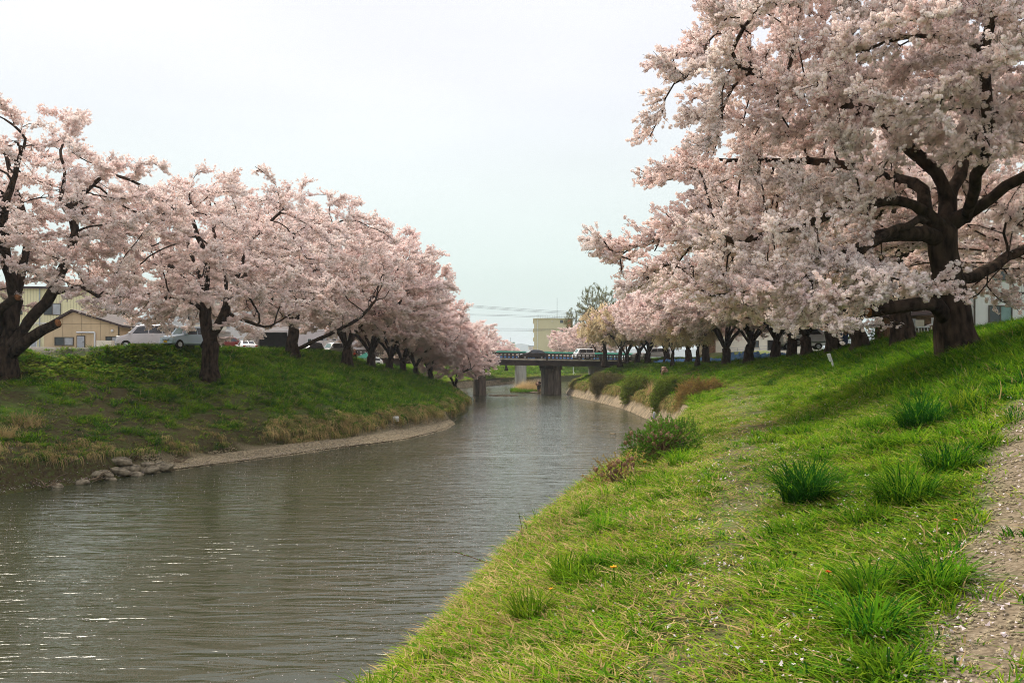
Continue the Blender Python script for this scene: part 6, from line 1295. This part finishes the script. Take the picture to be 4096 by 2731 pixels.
# ------------------------------------------------------------------ people
def person(loc, label, rz, top, legs, pose, h=1.65, hair='hair', group=None):
    """pose: dict of joint positions in metres for a 1.65 m body; facing -Y"""
    r_ = thing('person', label, 'person', loc, rz); r_.scale = (h / 1.65,) * 3
    J = dict(pel=(0, 0, .88), wai=(0, 0, 1.02), che=(0, 0, 1.24), nec=(0, 0, 1.40), hea=(0, -.01, 1.50), cro=(0, -.01, 1.60), shl=(-.17, 0, 1.34), shr=(.17, 0, 1.34), ell=(-.22, .02, 1.08), elr=(.22, .02, 1.08), hal=(-.22, -.06, .84), har=(.22, -.06, .84), hil=(-.09, 0, .84), hir=(.09, 0, .84), knl=(-.10, -.02, .46), knr=(.10, -.02, .46), anl=(-.10, 0, .07), anr=(.10, 0, .07), tol=(-.11, -.15, .03), tor=(.11, -.15, .03)); J.update(pose)
    def skin(name, names, edges, rad, mat, sub=2):
        me = bpy.data.meshes.new(name); me.from_pydata([J[n] if isinstance(n, str) else n for n in names], edges, []); o = obj(name, me, r_); me.materials.append(mat)
        sk = o.modifiers.new('skin', 'SKIN'); sk.use_smooth_shade = True
        for i, v in enumerate(me.skin_vertices[0].data if me.skin_vertices else []): pass
        if not me.skin_vertices:
            bm = bmesh.new(); bm.from_mesh(me); ly = bm.verts.layers.skin.verify()
            for i, v in enumerate(bm.verts): v[ly].radius = rad[i]; v[ly].use_root = (i == 0)
            bm.to_mesh(me); bm.free()
        s_ = o.modifiers.new('sub', 'SUBSURF'); s_.levels = 1; s_.render_levels = sub; return o
    def hand(w_, e):
        w_ = Vector(J[w_]); d = (w_ - Vector(J[e])).normalized(); return tuple(w_ + d * .09)
    n = ['pel', 'wai', 'che', 'nec', 'hea', 'cro', 'shl', 'ell', 'hal', 'shr', 'elr', 'har', 'hil', 'knl', 'anl', 'tol', 'hir', 'knr', 'anr', 'tor', hand('hal', 'ell'), hand('har', 'elr')]
    e = [(0, 1), (1, 2), (2, 3), (3, 4), (4, 5), (2, 6), (6, 7), (7, 8), (2, 9), (9, 10), (10, 11), (0, 12), (12, 13), (13, 14), (14, 15), (0, 16), (16, 17), (17, 18), (18, 19), (8, 20), (11, 21)]
    skin('body', n, e, [(.13, .10), (.12, .09), (.15, .10), (.055, .055), (.09, .10), (.075, .085), (.06, .06), (.042, .042), (.03, .03), (.06, .06), (.042, .042), (.03, .03), (.085, .085), (.06, .06), (.042, .042), (.03, .03), (.085, .085), (.06, .06), (.042, .042), (.03, .03), (.025, .02), (.025, .02)], M['skin'])
    skin('jacket', ['che', 'wai', 'pel', 'shl', 'ell', 'hal', 'shr', 'elr', 'har'], [(0, 1), (1, 2), (0, 3), (3, 4), (4, 5), (0, 6), (6, 7), (7, 8)], [(.175, .125), (.15, .115), (.155, .12), (.078, .078), (.06, .06), (.045, .045), (.078, .078), (.06, .06), (.045, .045)], M[top])
    skin('trousers', ['pel', 'hil', 'knl', 'anl', 'hir', 'knr', 'anr'], [(0, 1), (1, 2), (2, 3), (0, 4), (4, 5), (5, 6)], [(.145, .115), (.10, .10), (.075, .075), (.06, .06), (.10, .10), (.075, .075), (.06, .06)], M[legs])
    hd = Vector(J['hea']); cr_ = Vector(J['cro'])
    MB().blob(tuple(cr_ + Vector((0, .02, -.02))), (.092, .105, .085), 12, 8).build('hair', M[hair], r_, True)
    for s_ in (-1, 1): MB().box(-.045, .045, -.16, .07, 0, .07).build('shoe', M['black'], r_, bevel=.02).location = Vector(J['anl' if s_ < 0 else 'anr']) - Vector((0, 0, .07))
    return r_
w_ = person(gz(LX(1418, 113), 113, .0), 'person walking away in a navy top carrying a red bag under the left trees', R(180), 'navy', 'black', dict(anl=(-.08, .12, .10), knl=(-.09, .02, .47), anr=(.08, -.10, .07)), 1.62)
MB().blob((.02, -.20, .93), (.20, .08, .13), 12, 8).build('shoulder_bag', M['redbag'], None, True); o = bpy.context.scene.objects['shoulder_bag']; o.matrix_world = Matrix.Translation(gz(LX(1418, 113), 113, .0) + Vector((0, -.02, .05))); tag(o, 'red shoulder bag on the walker\'s back', 'bag')
person(Vector((LX(2156, 143), 143, .34)), 'person in dark clothes standing on the islet under the bridge, holding a rod', R(-60), 'black', 'greytrouser', dict(ell=(-.24, -.16, 1.10), hal=(-.12, -.36, 1.14), elr=(.22, -.12, 1.08), har=(.10, -.34, 1.10)), 1.7)
o = MB().tube([(0, 0, 0), (-.9, -.3, .5), (-2.0, -.7, .8)], [.012, .008, .004], 5).build('fishing_rod', M['black'], None); o.location = Vector((LX(2156, 143) - .30, 142.8, 1.5)); tag(o, 'thin rod held out over the water by the person on the islet', 'fishing rod')
c = ground(2655, 1500); 
person(c, 'person crouching on the right bank in a mottled tan and black jacket', R(10), 'camo', 'black', dict(pel=(0, .08, .34), wai=(0, .02, .46), che=(0, -.10, .64), nec=(0, -.16, .78), hea=(0, -.20, .87), cro=(0, -.20, .96), shl=(-.17, -.10, .72), shr=(.17, -.10, .72), ell=(-.24, -.26, .52), elr=(.24, -.26, .52), hal=(-.12, -.42, .46), har=(.12, -.42, .46), hil=(-.10, .06, .32), hir=(.10, .06, .32), knl=(-.16, -.30, .46), knr=(.16, -.30, .46), anl=(-.13, -.02, .08), anr=(.13, -.02, .08)), 1.65)
person(gz(LX(3372, 60), 60, .25), 'person in a black jacket and jeans standing behind the right trunks', R(20), 'black', 'jeans', dict(ell=(-.25, -.10, 1.10), hal=(-.08, -.26, 1.18), elr=(.25, -.10, 1.10), har=(.08, -.26, 1.18)), 1.68)
o = MB().box(-.035, .035, -.006, .006, -.07, .07).build('phone', M['black'], None, bevel=.004); o.location = gz(LX(3372, 60), 60, .25) + Vector((-.09, -.40, 1.23)); tag(o, 'small dark phone held by the person behind the right trunks', 'phone')

# ------------------------------------------------------------------ small things on the banks
def stairs():
    a = ground(2742, 1508); b = gz(LX(2888, 90), 90); d = b - a; n = 17; yaw = math.atan2(d.y, d.x); L_ = math.hypot(d.x, d.y); r_ = thing('bank_steps', 'timber edged steps climbing the right bank', 'steps', a, yaw)
    sm = MB().box(0, L_ / n, -.55, .55, -.25, .0).mesh('step', [M['concrete_pale']]); rm = MB().box(-.06, .05, -.6, .6, -.2, .05).mesh('step_edge', [M['wood']])
    for k in range(n):
        x = L_ * k / n; z = d.z * (k + 1) / n + .04; o = obj('step', sm, r_); o.location = (x, 0, z); o = obj('step_edge', rm, o); o.location = (0, 0, 0)
    MB().bar((0, .68, .1), (L_, .68, d.z + .12), .10, .18).build('side_board', M['wood'], r_)
    MB().bar((0, -.68, .1), (L_, -.68, d.z + .12), .10, .18).build('side_board', M['wood'], r_)
stairs()
def tarp(px0, px1, D0, D1, label, seed, h=.35):
    n = 60; m = 7; rs = np.random.RandomState(seed); V_ = []
    for i in range(n):
        t = i / (n - 1); D = D0 + (D1 - D0) * t; x = LX(px0 + (px1 - px0) * t, D)
        for j in range(m):
            y = D + (j - 3) * .28; V_.append((x, y, hz(x, y) + .03 + h * max(0, math.sin(j / (m - 1) * math.pi)) * (.35 + .9 * float(fbm(np.array([i * .28]), np.array([j * .4]), seed, 3)[0]))))
    Fc = [(i * m + j, (i + 1) * m + j, (i + 1) * m + j + 1, i * m + j + 1) for i in range(n - 1) for j in range(m - 1)]
    tag(obj('tarpaulin', npmesh('tarpaulin', V_, np.array(Fc), M['tarp'], False)), label, 'tarpaulin', 'blue tarpaulins along the right bank crest')
tarp(2615, 2750, 122, 110, 'long flat blue tarpaulin left of the bank steps, behind the leaning trunk', 1, .5); tarp(2765, 2880, 108, 96, 'blue tarpaulin ending at the top of the bank steps', 2, .55)
tarp(2900, 3035, 95, 89, 'crumpled blue tarpaulin heap right of the bank steps', 3, .9); tarp(3040, 3150, 88, 82, 'smooth blue tarpaulin at the right end of the row', 4, .6)
# leaning marker post
a = ground(3340, 1478); b = P(3317, 1414, a.y - .1); r_ = thing('marker_post', 'white marker post with a small plate leaning left on the grass', 'marker post', a); d = b - a
MB().bar((0, 0, -.1), tuple(d), .07).build('post', M['whiteplastic'], r_); e = d * .98; f_ = d * .5; MB().bar(tuple(e + Vector((-.09, -.05, 0))), tuple(f_ + Vector((-.09, -.05, 0))), .16, .02).build('plate', M['whiteplastic'], r_)
a = ground(2293, 1500, 130); r_ = thing('sign_post', 'white pole with a small bracket on the far right bank beyond the bridge', 'post', a); MB().tube([(0, 0, -.2), (0, 0, 2.3)], .07, 8).build('pole', M['whiteplastic'], r_); MB().bar((.05, 0, .9), (.7, 0, .3), .07).build('brace', M['whiteplastic'], r_)
c = ground(1582, 1690); o = MB().box(-.22, .22, -.15, .15, 0, .36).build('plastic_crate', M['whiteplastic'], None, bevel=.03); o.location = c; tag(o, 'small white plastic container lying in grass near the gravel', 'container'); 
c = Vector((float(xr(71)) - .1, 71, .25)); o = MB().blob((0, 0, .2), (.13, .12, .34), 8, 6, 0, .25, 3).build('plastic_bag', M['glasslight'], None, True); o.location = c + Vector((-.15, -.6, .25)); tag(o, 'pale blue plastic bag caught at the wall below the green shrub', 'bag')
# sandbags at the left shore
rr = random.Random(5)
SB = [(480, 1862, .42, 'large pale sandbag with a folded top, highest of the pile'), (520, 1880, .36, 'flat sandbag below the highest one'), (585, 1868, .30, 'sandbag right of the highest one, grass on top'), (645, 1872, .38, 'sandbag near the right end of the pile'), (600, 1890, .36, 'wrinkled sandbag at the waterline in the middle of the pile'),
      (665, 1888, .36, 'rightmost sandbag touching the water'), (478, 1895, .36, 'dark rounded sandbag with turf on top'), (420, 1902, .32, 'sandbag left of the turfed one'), (330, 1940, .34, 'long smooth sandbag lying alone at the waterline'), (385, 1905, .28, 'small torn sandbag on the shore'), (225, 1950, .24, 'half buried sandbag furthest left'), (545, 1905, .28, 'small sandbag lowest in the pile, at the water'), (440, 1925, .24, 'broken sandbag piece left of the pile')]
for i, (px, py, s_, lb) in enumerate(SB):
    p = ground(px, py, 25); mb = MB().blob((0, 0, s_ * .3), (s_ * 1.25, s_ * .8, s_ * .5), 14, 10, 0, .16, i); o = mb.build('sandbag', M['sack'], None, True); o.location = p + Vector((0, 0, -.02)); o.rotation_euler = (rr.uniform(-.3, .3), rr.uniform(-.3, .3), rr.uniform(-.6, .6)); tag(o, lb, 'sandbag', 'old sandbags at the left waterline')
def driftwood(px, py, n, seed, label, L_, D=None):
    rr = random.Random(seed); p = ground(px, py, 25) if D is None else Vector((LX(px, D), D, .05)); mb = MB()
    for k in range(n):
        a = rr.uniform(0, 6.28); q = Vector((rr.uniform(-.6, .6), rr.uniform(-.5, .5), rr.uniform(0, .15))) * L_; d = Vector((math.cos(a), math.sin(a) * .6, rr.uniform(-.05, .7))).normalized() * L_ * rr.uniform(.5, 1.2); m_ = q + d * .5 + Vector((rr.gauss(0, .1), rr.gauss(0, .1), rr.gauss(0, .1))) * L_
        mb.tube([q, m_, q + d], [.04 * L_, .028 * L_, .008], 5)
    o = mb.build('driftwood', M['driftwood'], None); o.location = p; tag(o, label, 'driftwood', 'driftwood and roots along the left shore')
driftwood(1828, 1585, 26, 1, 'tangle of driftwood at the left bank near the first pier', 1.3, 126); driftwood(1885, 1590, 5, 7, 'single driftwood snag in the water left of the first pier', .8, 124)
for i, (px, py, n, L_, lb) in enumerate([(170, 1955, 12, .7, 'tangle of dead roots at the left shore, furthest left'), (380, 1925, 14, .6, 'tangle of roots just left of the sandbag pile'), (520, 1850, 7, .8, 'thin fallen branches above the sandbag pile'), (700, 1850, 12, .6, 'roots hanging from the bank right of the sandbag pile'), (820, 1850, 4, .35, 'small dark root clump on the gravel strip'), (1900, 1640, 3, .8, 'fallen branch poking from the tip of the left bank'), (255, 1850, 8, .6, 'exposed roots on the bare soil of the left bank')]): driftwood(px, py, n, 40 + i, lb, L_)
reeds(ground(95, 1700, 25), 190, 31, 'mound of long dry grass at the far left of the bank', .5, 1.1, (1.0, .6), 'straw', 'dry_grass_clump', .7, 'dry grass')
reeds(ground(10, 1740, 25), 150, 32, 'dry grass clump cut by the left edge of the picture', .4, .9, (.8, .5), 'straw', 'dry_grass_clump', .7, 'dry grass')
for i, (px, py) in enumerate([(2020, 2155), (2100, 2165)]): reeds(ground(px, py), 16, 50 + i, ['bare broken twigs in the tussock over the water', 'dead brown stalks beside the leafy sprigs'][i], .12, .3, (.12, .1), 'dead_head', 'dead_stalks', .4, 'stalks')
o = MB().blob((0, 0, 0), (.22, .16, .09), 10, 6, 0, .2, 3).build('river_stone', M['stone'], None, True); o.location = (LX(2450, 61), 61, 0.01); tag(o, 'dark stone breaking the water surface near the right wall', 'stone')
# utility pole and power lines
def pole(x, y, h, label):
    r_ = thing('utility_pole', label, 'utility pole', gz(x, y), 0); MB().tube([(0, 0, -.5), (0, 0, h)], [.17, .11], 10).build('pole', M['galv'], r_)
    for z in (h - .4, h - 1.6): MB().box(-.9, .9, -.05, .05, z - .05, z + .05).build('crossarm', M['galv'], r_)
pole(LX(678, 92), 92, 8.2, 'grey utility pole behind the pale blue car'); pole(LX(482, 100), 100, 12, 'utility pole between the yellow building and the grey roof')
pole(-46, 150, 12, 'utility pole at the left end of the bridge lines, hidden by blossom'); pole(34, 156, 10.5, 'utility pole at the right end of the bridge lines, behind the right trees')
def wire(pts, label, rad=.022): 
    o = MB().tube(pts, rad, 4).build('power_line', M['cable'], None); tag(o, label, 'power line', 'power lines over the river')
for k, (y0, y1, y2, D, lb) in enumerate([(1208, 1236, 1247, 150, 'topmost power line over the bridge'), (1212, 1241, 1252, 150, 'power line just below the topmost'), (1216, 1245, 1256, 151, 'third power line from the top over the bridge'), (1243, 1262, 1270, 152, 'upper line of the middle pair over the bridge'), (1247, 1267, 1275, 152, 'lower line of the middle pair over the bridge'),
                                         (1300, 1314, 1318, 149, 'upper line of the lowest group over the bridge'), (1304, 1318, 1323, 149, 'middle line of the lowest group over the bridge'), (1308, 1323, 1329, 150, 'lowest power line over the bridge')]):
    pts = []; 
    for px in np.linspace(900, 2800, 26):
        t = np.polyfit([1900, 2100, 2290], [y0 + 14, y1, y2], 2); y_ = np.polyval(t, px) if 1800 < px < 2400 else (np.polyval(t, 1800) - (1800 - px) * .12 if px <= 1800 else np.polyval(t, 2400) + (px - 2400) * .01)
        pts.append(P(px, y_, D))
    wire(pts, lb)
for k in range(4): wire([P(-200, 1140 + 14 * k, 104), P(300, 1165 + 14 * k, 102), P(700, 1190 + 14 * k, 100), P(1100, 1212 + 13 * k, 108)], ['highest', 'second', 'third', 'lowest'][k] + ' power line crossing behind the left trees', .018)
# teal cover beyond the walker
o = MB().add([(-.8, -.4, 0), (.9, -.4, 0), (.9, .5, 0), (-.8, .5, 0), (.6, -.2, .8), (.7, .3, .75)], [(0, 1, 4), (1, 2, 5, 4), (2, 3, 5), (3, 0, 4, 5), (3, 2, 1, 0)]).build('boat_cover', M['teal'], None); o.location = put(1448, 127, .75); tag(o, 'teal tent shaped cover just right of the walker', 'cover')
# ------------------------------------------------------------------ air
hm = bpy.data.materials.new('haze'); hm.use_nodes = True; hn = hm.node_tree.nodes; hl = hm.node_tree.links; hn.clear()
ho = hn.new('ShaderNodeOutputMaterial'); hv = hn.new('ShaderNodeVolumePrincipled'); hv.inputs['Density'].default_value = .00022; hv.inputs['Color'].default_value = (.86, .93, 1, 1); hv.inputs['Anisotropy'].default_value = .2
hl.new(hv.outputs[0], ho.inputs['Volume'])
tag(MB().box(-9000, 9000, -100, 7500, -3, 160).build('haze', hm), kind='stuff')
